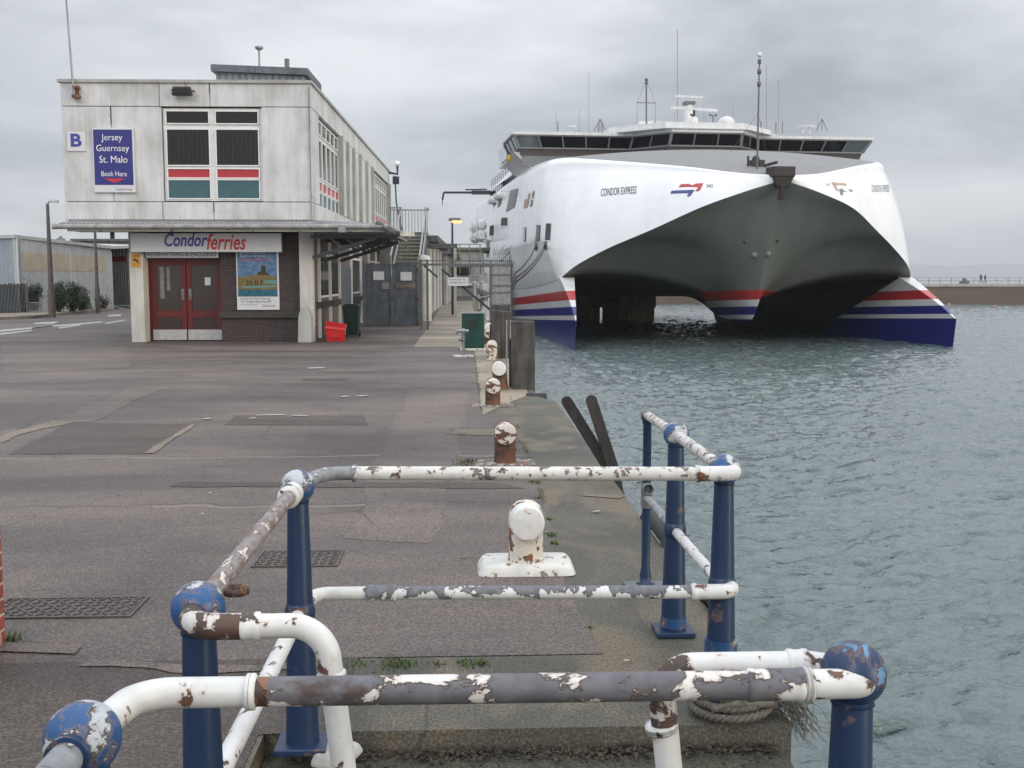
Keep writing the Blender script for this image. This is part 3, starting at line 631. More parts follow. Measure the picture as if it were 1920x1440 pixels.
# bow crown fitting
bf = MB(SF @ Matrix.Translation((-.1, 1.0, 3.2)) @ Matrix.Scale(.73, 4)); bf.prism([(-1.0, -5.7), (1.0, -5.7), (1.25, -4.4), (.9, -3.6), (-.9, -3.6), (-1.25, -4.4)], 11.05, 11.95)
bf.add([(-.95, -5.6, 11.05), (.95, -5.6, 11.05), (.62, -5.35, 10.2), (-.62, -5.35, 10.2), (-.9, -4.5, 11.05), (.9, -4.5, 11.05), (.6, -4.6, 10.2), (-.6, -4.6, 10.2)], [(0, 1, 2, 3), (4, 7, 6, 5), (0, 3, 7, 4), (1, 5, 6, 2), (3, 2, 6, 7)])
bf.bar((0, -5.35, 10.4), (0, -4.9, 9.1), .5, .35); bf.build('bow_fender', 'bow_brown', ship, bevel=.06)
# bow deck gear
dg_ = MB(SF @ Matrix.Translation((-.1, .5, 4.9)) @ Matrix.Scale(.6, 4)); dg_.box((-1.9, -1.2, 12.0), (-.4, .3, 12.9)); dg_.tube([(-2.3, -1, 12), (-2.3, -1, 13.3)], .14, 8); dg_.ball((-1.2, -.4, 13.0), .45, 12)
dg_.bar((-.6, -1.5, 12.2), (.5, -2.6, 12.5), .3); dg_.build('windlass', 'bow_brown', ship, bevel=.05)
SM = SF @ Matrix.Translation((.45, .8, 0)); fm = MB(SM); fm.tube([(-1.55, -1.6, 11.8), (-1.55, -1.6, 16.5), (-1.55, -1.6, 19.0)], [.065, .06, .045], 8)
for z, r in ((17.3, .13), (18.1, .14), (18.75, .12)): fm.lathe([(r*.6, 0), (r, .04), (r, .28), (r*.6, .34)], (-1.55, -1.6, z), 10)
for a in (-1.3, 1.3): fm.tube([(-1.55, -1.6, 15.6), (-1.55+a, .2, 13.2)], .012, 4)
fm.build('fore_mast', 'mast_grey', ship); MB(SM).ball((-1.55, -1.6, 19.35), .17, 12).build('mast_light', 'ship_white', ship)
# bridge
BS = [(-15.1, 24), (-15.1, 18), (-5.7, 18), (-3.1, 15), (3.1, 15), (5.7, 18), (15.1, 18), (15.1, 24)]
BT = [(-15.75, 24), (-15.75, 17.3), (-5.5, 17.3), (-3.0, 14.3), (3.0, 14.3), (5.5, 17.3), (15.75, 17.3), (15.75, 24)]
Z0, Z1, Z2 = 14.93, 15.34, 16.32
BS = [(x*.968+.15, y) for x, y in BS]; BT = [(x*.968+.15, y) for x, y in BT]
def bl(k, i): a, b_ = Vector((*BS[i], 0)), Vector((*BT[i], 0)); return a.lerp(b_, k)
br = thing('bridge', None, None); br.parent = ship
br.location = (0, 0, 0)
wl = MB(SF)
for i in range(7):
    a, b_ = bl(0, i), bl(0, i+1); c_, d = bl(.2, i), bl(.2, i+1)
    wl.add([(a.x, a.y, Z0), (b_.x, b_.y, Z0), (d.x, d.y, Z1), (c_.x, c_.y, Z1)], [(0, 1, 2, 3)])
wl.prism([(x, y) for x, y in BS], Z0-.12, Z0)
wl.build('sill_wall', 'sill_brown', br)
gl = MB(SF); fr = MB(SF); gp_ = MB(SF); PAN = [3, 5, 2, 3, 2, 5, 3]
for i in range(7):
    for k in range(PAN[i]):
        f0, f1 = k/PAN[i], (k+1)/PAN[i]; a, b_ = bl(.2, i).lerp(bl(.2, i+1), f0), bl(.2, i).lerp(bl(.2, i+1), f1); c_, d = bl(1, i).lerp(bl(1, i+1), f0), bl(1, i).lerp(bl(1, i+1), f1)
        tgt = gp_ if (i == 1 and k == 0) or (i == 5 and k == 4) or i in (0, 6) else gl
        tgt.add([(a.x, a.y, Z1), (b_.x, b_.y, Z1), (d.x, d.y, Z2), (c_.x, c_.y, Z2)], [(0, 1, 2, 3)])
        th = .10 if k else .24
        fr.bar((a.x, a.y-.03, Z1), (c_.x, c_.y-.03, Z2), th, .08, up=(0, 1, 0))
    a, b_ = bl(.2, i), bl(.2, i+1); fr.bar((a.x, a.y-.02, Z1), (b_.x, b_.y-.02, Z1), .10, .12); a, b_ = bl(1, i), bl(1, i+1); fr.bar((a.x, a.y-.02, Z2), (b_.x, b_.y-.02, Z2), .1, .16)
gl.build('window', 'glass_bridge', br); [MB().add(gp_.v[4*k:4*k+4], [(0, 1, 2, 3)]).build('wing_window', 'glass_pale', br) for k in range(len(gp_.v)//4)]; fr.build('window_frame', 'ship_grey', br)
rf = MB(SF); BR = [(x*1.012, y-.15 if y < 20 else y) for x, y in BT]; rf.prism(BR, Z2+.02, Z2+.26)
rf.add([(BR[0][0], 24, Z2+.26), (BR[1][0], BR[1][1], Z2+.26), (-6.3, 17.3, Z2+.26), (-5.2, 20, Z2+.62), (-5.2, 24, Z2+.62)], [(0, 1, 2, 3, 4)])
rf.add([(BR[7][0], 24, Z2+.26), (BR[6][0], BR[6][1], Z2+.26), (6.3, 17.3, Z2+.26), (5.2, 20, Z2+.62), (5.2, 24, Z2+.62)], [(4, 3, 2, 1, 0)])
rf.build('roof', 'ship_white', br)
r2 = MB(SF); r2.prism([(-7.4, 24), (-7.4, 17.9), (-3.4, 14.0), (3.4, 14.0), (7.4, 17.9), (7.4, 24)], Z2+.27, Z2+.36); r2.prism([(-7.2, 24), (-7.0, 18.4), (-3.2, 14.5), (3.2, 14.5), (7.0, 18.4), (7.2, 24)], Z2+.36, Z2+.85); r2.build('roof_visor', 'ship_white', br)
rf = MB(SF); rf.box((-14.9, 24, Z0-.1), (14.9, 30, Z2+.2)); rf.build('rear_wall', 'ship_white', br)
# wing brackets
for sg in (-1, 1):
    wb = MB(SF); wb.add([(sg*15.0, 18.2, 15.05), (sg*11.5, 18.2, 15.05), (sg*11.5, 18.2, 13.4), (sg*13.1, 18.2, 13.3), (sg*14.1, 18.2, 14.2), (sg*15.0, 27, 15.05), (sg*11.5, 27, 15.05), (sg*11.5, 27, 13.4), (sg*13.1, 27, 13.3), (sg*14.1, 27, 14.2)],
        [(0, 1, 2, 3, 4), (9, 8, 7, 6, 5), (0, 4, 9, 5), (4, 3, 8, 9)]); wb.build('wing_bracket', 'ship_white', ship)
MB(SF).box((-14.3, 18.1, 13.9), (14.3, 18.5, 14.80)).build('bridge_base', 'ship_grey', ship)
# deck house behind
hh = MB(SF); hh.box((-12.3, 24, 14.0), (12.3, 60, 15.4)); hh.build('deckhouse', 'ship_white', ship, bevel=.2)
def side(px, py, t0=-13.62):
    d = ray(px, py); o_ = SFi @ Vector((0, 0, EYE)); dd = SFi.to_3x3() @ d; k = (t0-o_.x)/dd.x; p = o_+dd*k; return p.y, p.z
def sidebox(name, mat, px0, py0, px1, py1, par=ship, t0=-13.62, th=.1, fr_=None):
    s0, z0 = side(px1, (py0+py1)/2, t0); s1, z1 = side(px0, (py0+py1)/2, t0); sm = (s0+s1)/2
    _, zt = side((px0+px1)/2, py0, t0); _, zb = side((px0+px1)/2, py1, t0)
    o = MB(SF).box((t0, s0, zb), (t0+th, s1, zt)).build(name, mat, par)
    if fr_:
        f = MB(SF)
        for a, b_ in (((s0, zb), (s1, zb)), ((s0, zt), (s1, zt)), ((s0, zb), (s0, zt)), ((s1, zb), (s1, zt)), (((s0), (zb+zt)/2), (s1, (zb+zt)/2))): f.bar((t0, a[0], a[1]), (t0, b_[0], b_[1]), .12, .12)
        f.build('frame', fr_, o)
    return o
rb = MB(SF)
for z in (11.2, 8.3, 6.2): rb.box((-13.72, 24, z), (-13.5, 63, z+.14))
pass
# upper rails on the port side
rp = MB(SF)
for s in range(26, 60, 2): rp.tube([(-12.6, s, 14.3), (-12.6, s, 16.3)], .03, 4)
for z in (15.9, 16.3): rp.tube([(-12.6, 26, z), (-12.6, 60, z)], .03, 4)
rp.build('deck_rail', 'mast_grey', ship)
# slanted side casings, rafts
for s0 in (34, 40): MB(SF).box((-14.65, s0, 12.4), (-13.7, s0+3.2, 13.1)).build('side_casing', 'ship_white', ship, bevel=.3)
sb = MB(SF); sb.add([(-14.0, 25, 14.1), (-14.0, 50, 14.1), (-12.2, 50, 15.3), (-12.2, 30, 16.2), (-12.2, 25, 16.0)], [(0, 1, 2, 3, 4)]); sb.build('sloped_side', 'ship_white', ship)
for k, s0 in enumerate((44, 49)):
    lr = MB(SF)
    for z in (9.2, 10.3): lr.lathe([(.3, -.95), (.62, -.8), (.62, .8), (.3, .95)], (-15.3, s0+k*.8, z), 14, axis=(0, 1, 0))
    lr.bar((-13.4, s0+k*.8-1, 8.6), (-15.8, s0+k*.8-1, 9.0), .12); lr.bar((-13.4, s0+k*.8+1, 8.6), (-15.8, s0+k*.8+1, 9.0), .12); lr.bar((-15.8, s0+k*.8-1, 8.9), (-15.8, s0+k*.8-1, 11), .1); lr.build('life_raft', 'ship_white', ship)
for s0 in (54, 58): MB(SF).box((-14.9, s0, 5.2), (-13.3, s0+3.4, 8.0), taper=.25).build('raft_housing', 'ship_white', ship, bevel=.15)
# crane
cb = MB(SF); p1 = SFi @ at(922, 361, 118); p2 = SFi @ at(832, 361, 118)
cb.tube([p1+Vector((2.5, 0, -2)), p1], .35, 10); cb.bar(p1, p1.lerp(p2, .42), .42, .42); cb.bar(p1.lerp(p2, .40), p2, .2, .22); cb.bar(p2, p2+Vector((-.15, 0, -.8)), .2); cb.tube([p2+Vector((-.15, 0, -.8)), p2+Vector((-.15, 0, -1.4))], .04, 5)
cb.bar(p1.lerp(p2, .1)+Vector((0, 0, .35)), p1.lerp(p2, .55)+Vector((0, 0, .3)), .14); cb.build('crane', 'steel_dark', ship)
# roof gear
def mast(px, py0, py1, Y, r, name='aerial', mat='mast_grey', extra=None):
    a, b_ = SFi @ at(px, py1, Y), SFi @ at(px, py0, Y); m_ = MB(SF); m_.tube([a-Vector((0, 0, .3)), b_], r, 6)
    if extra: extra(m_, a, b_)
    return m_.build(name, mat, ship)
def ex(m_, a, b_):
    m_.bar(a+(b_-a)*.48+Vector((-.8, 0, 0)), a+(b_-a)*.48+Vector((.8, 0, 0)), .06)
    for e in (-.8, .8): m_.tube([a+(b_-a)*.48+Vector((e, 0, 0)), a+Vector((e, 0, .1))], .015, 4); m_.tube([b_, a+(b_-a)*.48+Vector((e, 0, 0))], .012, 4)
    for k in (.88, .95): m_.lathe([(.09, 0), (.14, .03), (.14, .2), (.09, .24)], a+(b_-a)*k, 8)
mast(1212, 148, 234, 92, .07, 'signal_mast', extra=ex)
mast(1270, 56, 232, 92, .022); mast(1437, 122, 238, 92, .018); mast(1460, 150, 240, 92, .015)
mast(1043, 210, 243, 92, .014); mast(1086, 205, 243, 92, .014); mast(1104, 135, 243, 92, .012); mast(1320, 195, 236, 92, .012); mast(1374, 195, 236, 92, .012); mast(1534, 210, 243, 92, .015); mast(1264, 210, 236, 92, .015)
def ex2(m_, a, b_):
    m_.bar(b_+Vector((-.25, 0, 0)), b_+Vector((.25, 0, 0)), .06); m_.ball(b_+Vector((.25, 0, .06)), .1, 8); m_.ball(b_+Vector((-.25, 0, .06)), .1, 8)
mast(1337, 217, 236, 90, .05, 'anemometer', extra=ex2)
for px in (1046, 1122, 1129, 1427, 1455, 1467): mast(px, 228, 243, 91, .04)
def tripod(px):
    a = SFi @ at(px, 241, 91); m_ = MB(SF)
    for e in (-.5, 0, .5): m_.tube([a+Vector((e, 0, -.2)), a+Vector((0, 0, .8))], .03, 4)
    m_.build('tripod', 'mast_grey', ship)
tripod(1125); tripod(1541)
for px in (1072, 1505, 1518): a = SFi @ at(px, 240, 91); MB(SF).lathe([(.1, -.4), (.1, 0), (.38, .05), (.42, .16), (.1, .22)], a, 12).build('antenna_disc', 'ship_white', ship)
rd = thing('radar_mast', None, None); rd.parent = ship
a = SFi @ at(1291, 236, 92); MB(SF).lathe([(.42, -.2), (.40, 1.7), (.36, 1.75)], a, 14).build('mast_column', 'ship_white', rd); MB(SF).box((a.x-.45, a.y-.45, a.z+1.75), (a.x+.45, a.y+.45, a.z+2.0)).build('platform', 'mast_grey', rd)
MB(SF).bar((a.x-1.2, a.y, a.z+2.45), (a.x+1.2, a.y, a.z+2.40), .2, .16).build('upper_scanner', 'ship_white', rd)
b2 = SFi @ at(1301, 232, 89); t = MB(SF); t.ball((b2.x, b2.y, b2.z+.15), .38, 14, 1.2); t.box((b2.x-.6, b2.y-.3, b2.z-.5), (b2.x+.6, b2.y+.3, b2.z-.1)); t.build('scanner_housing', 'ship_white', rd)
t = MB(SF); t.tube([(b2.x, b2.y, b2.z+.3), (b2.x, b2.y, b2.z+1.1)], .1, 8); t.bar((b2.x-.3, b2.y, b2.z+.8), (b2.x, b2.y, b2.z+.5), .12); t.build('scanner_pivot', 'ship_black', rd)
MB(SF).bar((b2.x-2.0, b2.y, b2.z+1.26), (b2.x+2.0, b2.y, b2.z+1.1), .26, .2).build('lower_scanner', 'ship_white', rd)
a = SFi @ at(1362, 231, 95); MB(SF).ball((a.x, a.y, a.z), .75, 18, .8).build('radome', 'ship_white', ship)
a = SFi @ at(1240, 233, 96); t = MB(SF)
for k in range(6): t.box((a.x-2+k*.75, a.y, a.z-.4), (a.x-2+k*.75+.6, a.y+.6, a.z+.25))
t.build('roof_locker', 'ship_white', ship)
a = SFi @ at(1358, 486, 74)
# draught sensor bosses on the centre bow
for px, py in ((1414, 478), (1440, 476), (1396, 454), (1457, 452)):
    d = ray(px, py)
    bvu = BVHTree.FromPolygons([tuple(v_) for v_ in un.v], un.f) if px == 1414 else bvu
    hit = bvu.ray_cast(Vector((0, 0, EYE)), d)
    if hit[0]: t = MB(); t.ball(hit[0], .22 if py > 470 else .1, 10); t.build('sensor', 'ship_grey' if py > 470 else 'ship_black', ship)
# lettering and emblems painted on the shell: laid onto the hull surface
def on_hull(vs, fs, mat, name):
    out = []; o0 = Vector((0, 0, EYE))
    for (px, py) in vs:
        d = ray(px, py); h_ = bvh.ray_cast(o0, d)
        if h_[0] is None: return
        n = h_[1] if h_[1].dot(d) < 0 else -h_[1]
        out.append(h_[0]+n*.03)
    m_ = MB(); m_.add(out, fs); m_.build(name, mat, ship)
def hull_text(body, x0, x1, yb0, yb1, h, mat, shear=.25):
    vs, fs = fit_text(body, 0, 1, 1, shear)
    on_hull([(x0+(x1-x0)*a, yb0+(yb1-yb0)*a-h*b_) for a, b_, e in vs], fs, mat, 'ship_name')
hull_text('CONDOR EXPRESS', 1127, 1194, 368, 363, 14, 'ship_black'); hull_text('042', 1325, 1337, 352, 352, 6.5, 'ship_black', 0)
hull_text('CONDOR EXPRESS', 1634, 1667, 360, 360, 13, 'ship_grey', 0); hull_text('042', 1548, 1556, 349, 349, 6, 'logo_tan', 0)
zz = lambda pts: [(820+x/2.1333, 40+y/2.1333) for x, y in pts]
on_hull(zz([(975, 652), (1065, 648), (1052, 674), (1042, 680), (1032, 680), (1044, 664), (966, 664)]), [(0, 1, 5, 6), (1, 2, 3, 4, 5)], 'logo_red', 'emblem')
on_hull(zz([(938, 678), (1030, 674), (1012, 699), (1004, 701), (998, 699), (1008, 688), (932, 690)]), [(0, 1, 5, 6), (1, 2, 3, 4, 5)], 'logo_blue', 'emblem')
on_hull(zz([(1574, 643), (1632, 649), (1638, 658), (1592, 656), (1606, 680), (1594, 676)]), [(0, 1, 2, 3), (0, 3, 4, 5)], 'logo_tan', 'emblem')
on_hull(zz([(1606, 669), (1655, 673), (1663, 682), (1622, 683), (1622, 697), (1612, 694)]), [(0, 1, 2, 3), (0, 3, 4, 5)], 'ship_grey', 'emblem')
def hquad(name, mat, pts, off=.05, nx=3, ny=3):
    out = []; o0 = Vector((0, 0, EYE)); P4 = [Vector((*p, 0)) for p in pts]
    for i in range(ny+1):
        for j in range(nx+1):
            q_ = P4[0].lerp(P4[1], j/nx).lerp(P4[3].lerp(P4[2], j/nx), i/ny); d = ray(q_.x, q_.y); h_ = bvh.ray_cast(o0, d)
            if h_[0] is None: return None
            n = h_[1] if h_[1].dot(d) < 0 else -h_[1]; out.append(h_[0]+n*off)
    m_ = MB(); m_.add(out, [(i*(nx+1)+j, i*(nx+1)+j+1, (i+1)*(nx+1)+j+1, (i+1)*(nx+1)+j) for i in range(ny) for j in range(nx)]); return m_.build(name, mat, ship)
def hwin(x0, y0, x1, y1, sl=2):
    hquad('window_frame', 'deck_grey', [(x0-.9+sl, y0-1.3), (x1+.9+sl, y0-1.3), (x1+.9, y1+1.3), (x0-.9, y1+1.3)], .03); ym = (y0+y1)/2
    hquad('window', 'glass_bridge', [(x0+sl, y0), (x1+sl, y0), (x1+sl/2, ym-.7), (x0+sl/2, ym-.7)], .06); hquad('window', 'glass_bridge', [(x0+sl/2, ym+.7), (x1+sl/2, ym+.7), (x1, y1), (x0, y1)], .06)
hwin(1005, 423, 1011, 451); hwin(1023, 420, 1031, 449)
for (x0, y0, x1, y1) in ((1003, 455, 1008, 469), (1020, 453, 1026, 468)): hquad('mooring_port', 'deck_grey', [(x0, y0-1), (x1, y0-1), (x1, y1), (x0, y1)], .03); hquad('mooring_port_hole', 'ship_black', [(x0+1, y0+5), (x1-.6, y0+5), (x1-.6, y1-1), (x0+1, y1-1)], .06)
hquad('vent', 'ship_grey', [(981, 426), (987, 426), (986, 453), (981, 453)], .03); hquad('vent_cover', 'ship_white', [(982, 427), (986, 427), (985, 452), (982, 452)], .06)
hquad('opening', 'ship_black', [(941, 408), (951, 408), (951, 423), (940, 423)], .05)
hquad('opening', 'ship_grey', [(958, 357), (972, 353), (965, 388), (949, 398)], .05); hquad('opening', 'ship_grey', [(936, 360), (942, 357), (939, 384), (933, 390)], .05); hquad('opening', 'ship_grey', [(927, 363), (931, 361), (929, 384), (925, 388)], .05)
hquad('door', 'ship_grey', [(913, 450), (918, 450), (917, 482), (912, 482)], .05); hquad('ladder', 'ship_black', [(919, 424), (926, 422), (925, 441), (918, 442)], .05)
hquad('emblem', 'logo_tan', [(984, 374), (989, 373), (987, 390), (982, 391)], .03); hquad('emblem', 'logo_tan', [(991, 363), (995, 362), (990, 388), (987, 389)], .03)
hquad('emblem', 'ship_grey', [(999, 359), (1003, 358), (1001, 371), (997, 372)], .03); hquad('emblem', 'ship_grey', [(996, 375), (1000, 374), (998, 387), (994, 388)], .03)
for z_ in (398, 430, 470): pass
# bow wing nav float
a = SFi @ at(956, 297, 90); MB(SF).ball((a.x, a.y, a.z), .22, 10, 1.4).build('lantern', 'yellow_paint', ship)
# mooring lines
def sag(a, b_, k, n=14): return [a.lerp(b_, i/n)-Vector((0, 0, k*4*(i/n)*(1-i/n))) for i in range(n+1)]
for (pa, pb_, l) in [((1006, 461), (966, 512), 'black mooring rope from the aft hull port down to the quay'), ((1023, 460), (968, 520), 'upper of two black mooring ropes from the forward hull port'), ((1025, 464), (968, 528), 'lower of two black mooring ropes from the forward hull port')]:
    s_, z_ = side(*pa); A = SF @ Vector((-13.7, s_, z_)); Bp = at(pb_[0], pb_[1], 36.5); Bp = at(pb_[0], pb_[1], 40)
    Bp2 = Vector((1.0, 34, .3)); t = MB(); t.tube(sag(A, Bp, .25)+[Bp2], .045, 6); tag(t.build('mooring_rope', 'rope_dark'), l, 'rope', 'ferry mooring ropes')
# ------------------------------------------------------------------ ticket office
BF = xf((at(584.5, 290, 29.2).x, 29.2, 0), -.0165)
PYF = 290
def fx(px): return at(px, PYF, 29.2).x-at(583, PYF, 29.2).x
def fz(py): return at(583, py, 29.2).z
bld = thing('ticket_office', 'two-storey ferry ticket office with precast concrete upper floor and dark brick below', 'building', (-4.22, 29.2, 0), -.0165)
def P(name, mat, par=None, bevel=0, fr=BF): return None
XL = fx(113); LEN = 24.0; ZT = fz(155)
z_a, z_b, z_c, z_d = fz(413), fz(379), fz(201), fz(156)
wl0, wl1 = fx(303), fx(489)
# upper floor: panels with open joints
MB(BF).box((XL+.02, .16, z_a+.02), (-.16, LEN-.05, z_d-.12)).build('core', 'joint', bld)
pn = MB(BF); g = .008
def fpanel(x0, x1, za, zb): pn.box((x0+g, -.0, za+g), (x1-g, .1, zb-g))
for a, b_ in ((XL, fx(299)), (fx(299), fx(396)), (fx(396), 0)): fpanel(a, b_, z_a, z_b)
for a, b_ in ((XL, fx(299)), (fx(299), fx(394)), (fx(394), 0)): fpanel(a, b_, z_c, z_d)
for a, b_ in ((XL, fx(207)), (fx(207), fx(302)), (fx(489), 0)): fpanel(a, b_, z_b, z_c)
pn.build('wall_panel', 'precast', bld, bevel=.012)
MB(BF).box((XL-.05, -.06, z_d-.01), (.05, LEN+.05, z_d+.07)).build('roof_coping', 'render_grey', bld)
# side elevation
sp = MB(BF)
SW = [(1.33, 5.75), (15.6, 23.4)]
ys = [0, 8, 16, LEN]
for a, b_ in zip(ys, ys[1:]): sp.box((-.14, a+.11 if a == 0 else a+g, z_c+g), (0, b_-g, z_d-g)); sp.box((-.14, a+.11 if a == 0 else a+g, z_a+g), (0, b_-g, z_b-g))
for a, b_ in ((.11, 1.33), (5.95, 7.3), (7.5, 9.0), (9.2, 11.0), (11.2, 13.2), (13.4, 15.4)): sp.box((-.1, a, z_b+g), (0, b_, z_c-g))
sp.build('side_panel', 'precast', bld, bevel=.012)
for y in (5.75, 7.3, 9.0, 11.0, 13.2, 15.4, 23.5): MB(BF).box((-.1, y, z_b), (.10, y+.19, z_c)).build('rib', 'render_grey', bld)
def window(x0, x1, za, zb, fr, cols, par, side=False):
    """front window in the plane y=0 of frame fr, rows: top light, main pane, red panel, teal panel"""
    H_ = zb-za; rows = [(.0, .225, 'panel_teal'), (.255, .345, 'panel_red'), (.39, .77, 'glass_dark'), (.84, .965, 'glass_dark')]
    f = MB(fr); f.box((x0, .09, za), (x1, .14, zb)); cw = (x1-x0)/cols; holes = []
    wf = f.build('window', 'white_frame', par)
    bars = MB(fr); zs = [0, .03, .24, .262, .355, .385, .78, .83, .97, 1]
    for c_ in range(cols):
        a, b_ = x0+c_*cw, x0+(c_+1)*cw; e = min(.1, cw*.09)
        for (r0, r1, mt) in rows:
            r0 = max(r0, .03); MB(fr).box((a+e, .075, za+H_*r0), (b_-e, .089, za+H_*r1)).build('pane' if 'glass' in mt else 'infill_panel', mt, wf)
            for s_ in (0, 1): bars.box((a+e-.028 if s_ == 0 else b_-e, .045, za+H_*r0-.02), (a+e if s_ == 0 else b_-e+.028, .088, za+H_*r1+.02))
            bars.box((a+e, .045, za+H_*r0-.03), (b_-e, .088, za+H_*r0)); bars.box((a+e, .045, za+H_*r1), (b_-e, .088, za+H_*r1+.03))
    bars.build('glazing_bar', 'white_paint', wf)
    if not side:
        bl_ = MB(fr)
        for c_ in range(cols):
            k = x0+c_*cw+.16
            while k < x0+(c_+1)*cw-.14: bl_.box((k, .068, za+H_*.40), (k+.012, .0745, za+H_*.76)); k += .12
        bl_.build('blind', 'blind', wf)
    return wf
fwf = BF
window(wl0, wl1, z_b+.03, z_c-.03, fwf, 2, bld)
for i, (a, b_) in enumerate(SW):
    fr2 = BF @ Matrix.Translation((0, 0, 0)) @ Matrix.Rotation(PI/2, 4, 'Z')
    # local x of fr2 runs along +y of the building, its -y faces outward (+x)
    window(a, b_, z_b-.25, z_c-.05, fr2, 5 if i == 0 else 8, bld, True)
# roof plant room
rbx = MB(BF); x0, x1 = fx(410)+.35*0-.1, fx(575)-.1
A = xf((0, 0, 0))
fr_ = lambda px: (BF.inverted() @ at(px, 150, 33.3)).x
hx0, hx1 = fr_(406), fr_(572)
rbx.add([(hx0, 4.0, ZT-.1), (hx1, 4.0, ZT-.1), (hx1, 6.4, ZT-.1), (hx0, 6.4, ZT-.1), (hx0, 4.0, ZT+1.0), (hx1, 4.0, ZT+.9), (hx1, 6.4, ZT+.9), (hx0, 6.4, ZT+1.0)], [(0, 1, 5, 4), (1, 2, 6, 5), (2, 3, 7, 6), (3, 0, 4, 7), (4, 5, 6, 7)])
ph = rbx.build('plant_room', 'corr_grey', bld)
t = MB(BF); t.add([(hx0-.12, 3.85, ZT+1.01), (hx1+.12, 3.85, ZT+.91), (hx1+.12, 6.6, ZT+.91), (hx0-.12, 6.6, ZT+1.01), (hx0-.12, 3.85, ZT+1.21), (hx1+.12, 3.85, ZT+1.11), (hx1+.12, 6.6, ZT+1.11), (hx0-.12, 6.6, ZT+1.21)], [(3, 2, 1, 0), (0, 1, 5, 4), (1, 2, 6, 5), (2, 3, 7, 6), (3, 0, 4, 7), (4, 5, 6, 7)]); t.build('roof', 'gate_paint', ph)
t = MB(BF); t.tube([(fr_(484), 4.3, ZT+1.1), (fr_(484), 4.3, ZT+1.7)], .03, 8); t.lathe([(.03, 0), (.10, .04), (.13, .09), (.11, .13), (0.001, .15)], (fr_(484), 4.3, ZT+1.7), 14); t.build('vent_pipe', 'galv', bld)
t = MB(BF); t.lathe([(.075, 0), (.075, .42), (.06, .42), (.06, .3)], (fr_(533), 4.6, ZT+1.1), 14); t.build('flue', 'pole_brown', bld)
t = MB(BF); t.lathe([(.3, 0), (.3, .1), (.22, .14), (.001, .15)], (fr_(556), 4.8, ZT+1.08), 18); t.build('roof_cowl', 'galv', bld)
t = MB(BF); t.tube([(fx(143), -.12, fz(186)), (fx(141), -.14, fz(150)), (fx(134), -.14, fz(-30))], [.035, .03, .02], 8); t.build('aerial_pole', 'galv', bld)
t = MB(BF); t.box((fx(141), -.17, fz(170)), (fx(152), -.01, fz(165))); t.box((fx(144), -.1, fz(182)), (fx(149), -.01, fz(168))); t.box((fx(139), -.17, fz(187)), (fx(152), -.01, fz(181))); t.build('pole_bracket', 'rusty', bld)
# soffit and lower floor
PYF = 535
zs = z_a-.08
MB(BF).box((XL+.06, .1, zs-.05), (-.02, LEN, z_a+.015)).build('soffit', 'grey_dull', bld)
MB(BF).box((fx(236), -.02, 0), (fx(262), .45, zs-.05)).build('pillar', 'render_white', bld, bevel=.01)
MB(BF).box((fx(556), -.03, 0), (fx(581), .30, zs-.05)).build('pillar', 'render_white', bld, bevel=.01)
# entrance doors
dx0, dx1, dz1 = fx(268), fx(401), fz(486)
dn = thing('entrance', None, None); dn.parent = bld
MB(BF).box((dx0-.09, .42, 0), (dx0, .5, dz1+.1)).build('door_surround', 'door_red', dn); MB(BF).box((dx1, .42, 0), (dx1+.05, .5, dz1+.1)).build('door_surround', 'door_red', dn); MB(BF).box((dx0-.09, .42, dz1), (dx1+.05, .5, dz1+.1)).build('door_surround', 'door_red', dn)
MB(BF).box((fx(262), .5, 0), (dx1+.1, .6, zs-.05)).build('back_wall', 'joint', dn)
mid = (dx0+dx1)/2
for (a, b_) in ((dx0, mid-.01), (mid+.01, dx1)):
    f = MB(BF)
    for bx in (((a, .40, .02), (a+.13, .46, dz1)), ((b_-.13, .40, .02), (b_, .46, dz1)), ((a+.13, .40, dz1-.16), (b_-.13, .46, dz1)), ((a+.13, .40, fz(596)), (b_-.13, .46, fz(583))), ((a+.13, .40, .02), (b_-.13, .46, fz(618)))): f.box(*bx)
    f.build('door', 'door_red', dn)
    MB(BF).box((a+.13, .425, fz(583)), (b_-.13, .44, dz1-.16)).build('glass', 'glass_door', dn); MB(BF).box((a+.13, .425, fz(618)), (b_-.13, .44, fz(596))).build('lower_pane', 'glass_door', dn)
    MB(BF).box((a+.01, .375, .04), (b_-.01, .398, fz(619))).build('kick_plate', 'steel_plate', dn)
for sx in (-.10, .10):
    t = MB(BF); t.box((mid+sx-.035, .385, fz(562)), (mid+sx+.035, .398, fz(542))); t.tube([(mid+sx, .39, fz(560)), (mid+sx, .33, fz(559)), (mid+sx, .33, fz(545)), (mid+sx, .39, fz(544))], .014, 8); t.build('handle', 'galv', dn)
MB(BF).box((fx(370), .405, fz(535)), (fx(381), .42, fz(520))).build('notice', 'sign_white', dn)
for (a, b_, c_, d) in ((284, 500, 292, 560), (297, 500, 303, 545)): MB(BF).box((fx(a), .418, fz(d)), (fx(b_) if 0 else fx(c_), .424, fz(b_))).build('curtain', 'grey_dull', dn)
# brick front
MB(BF).box((fx(401)+.06, .10, 0), (fx(555), .5, zs-.05)).build('brick_wall', 'brick_dark', bld); MB(BF).box((fx(403), .02, fz(596)), (fx(556), .14, fz(584))).build('ledge', 'joint', bld)
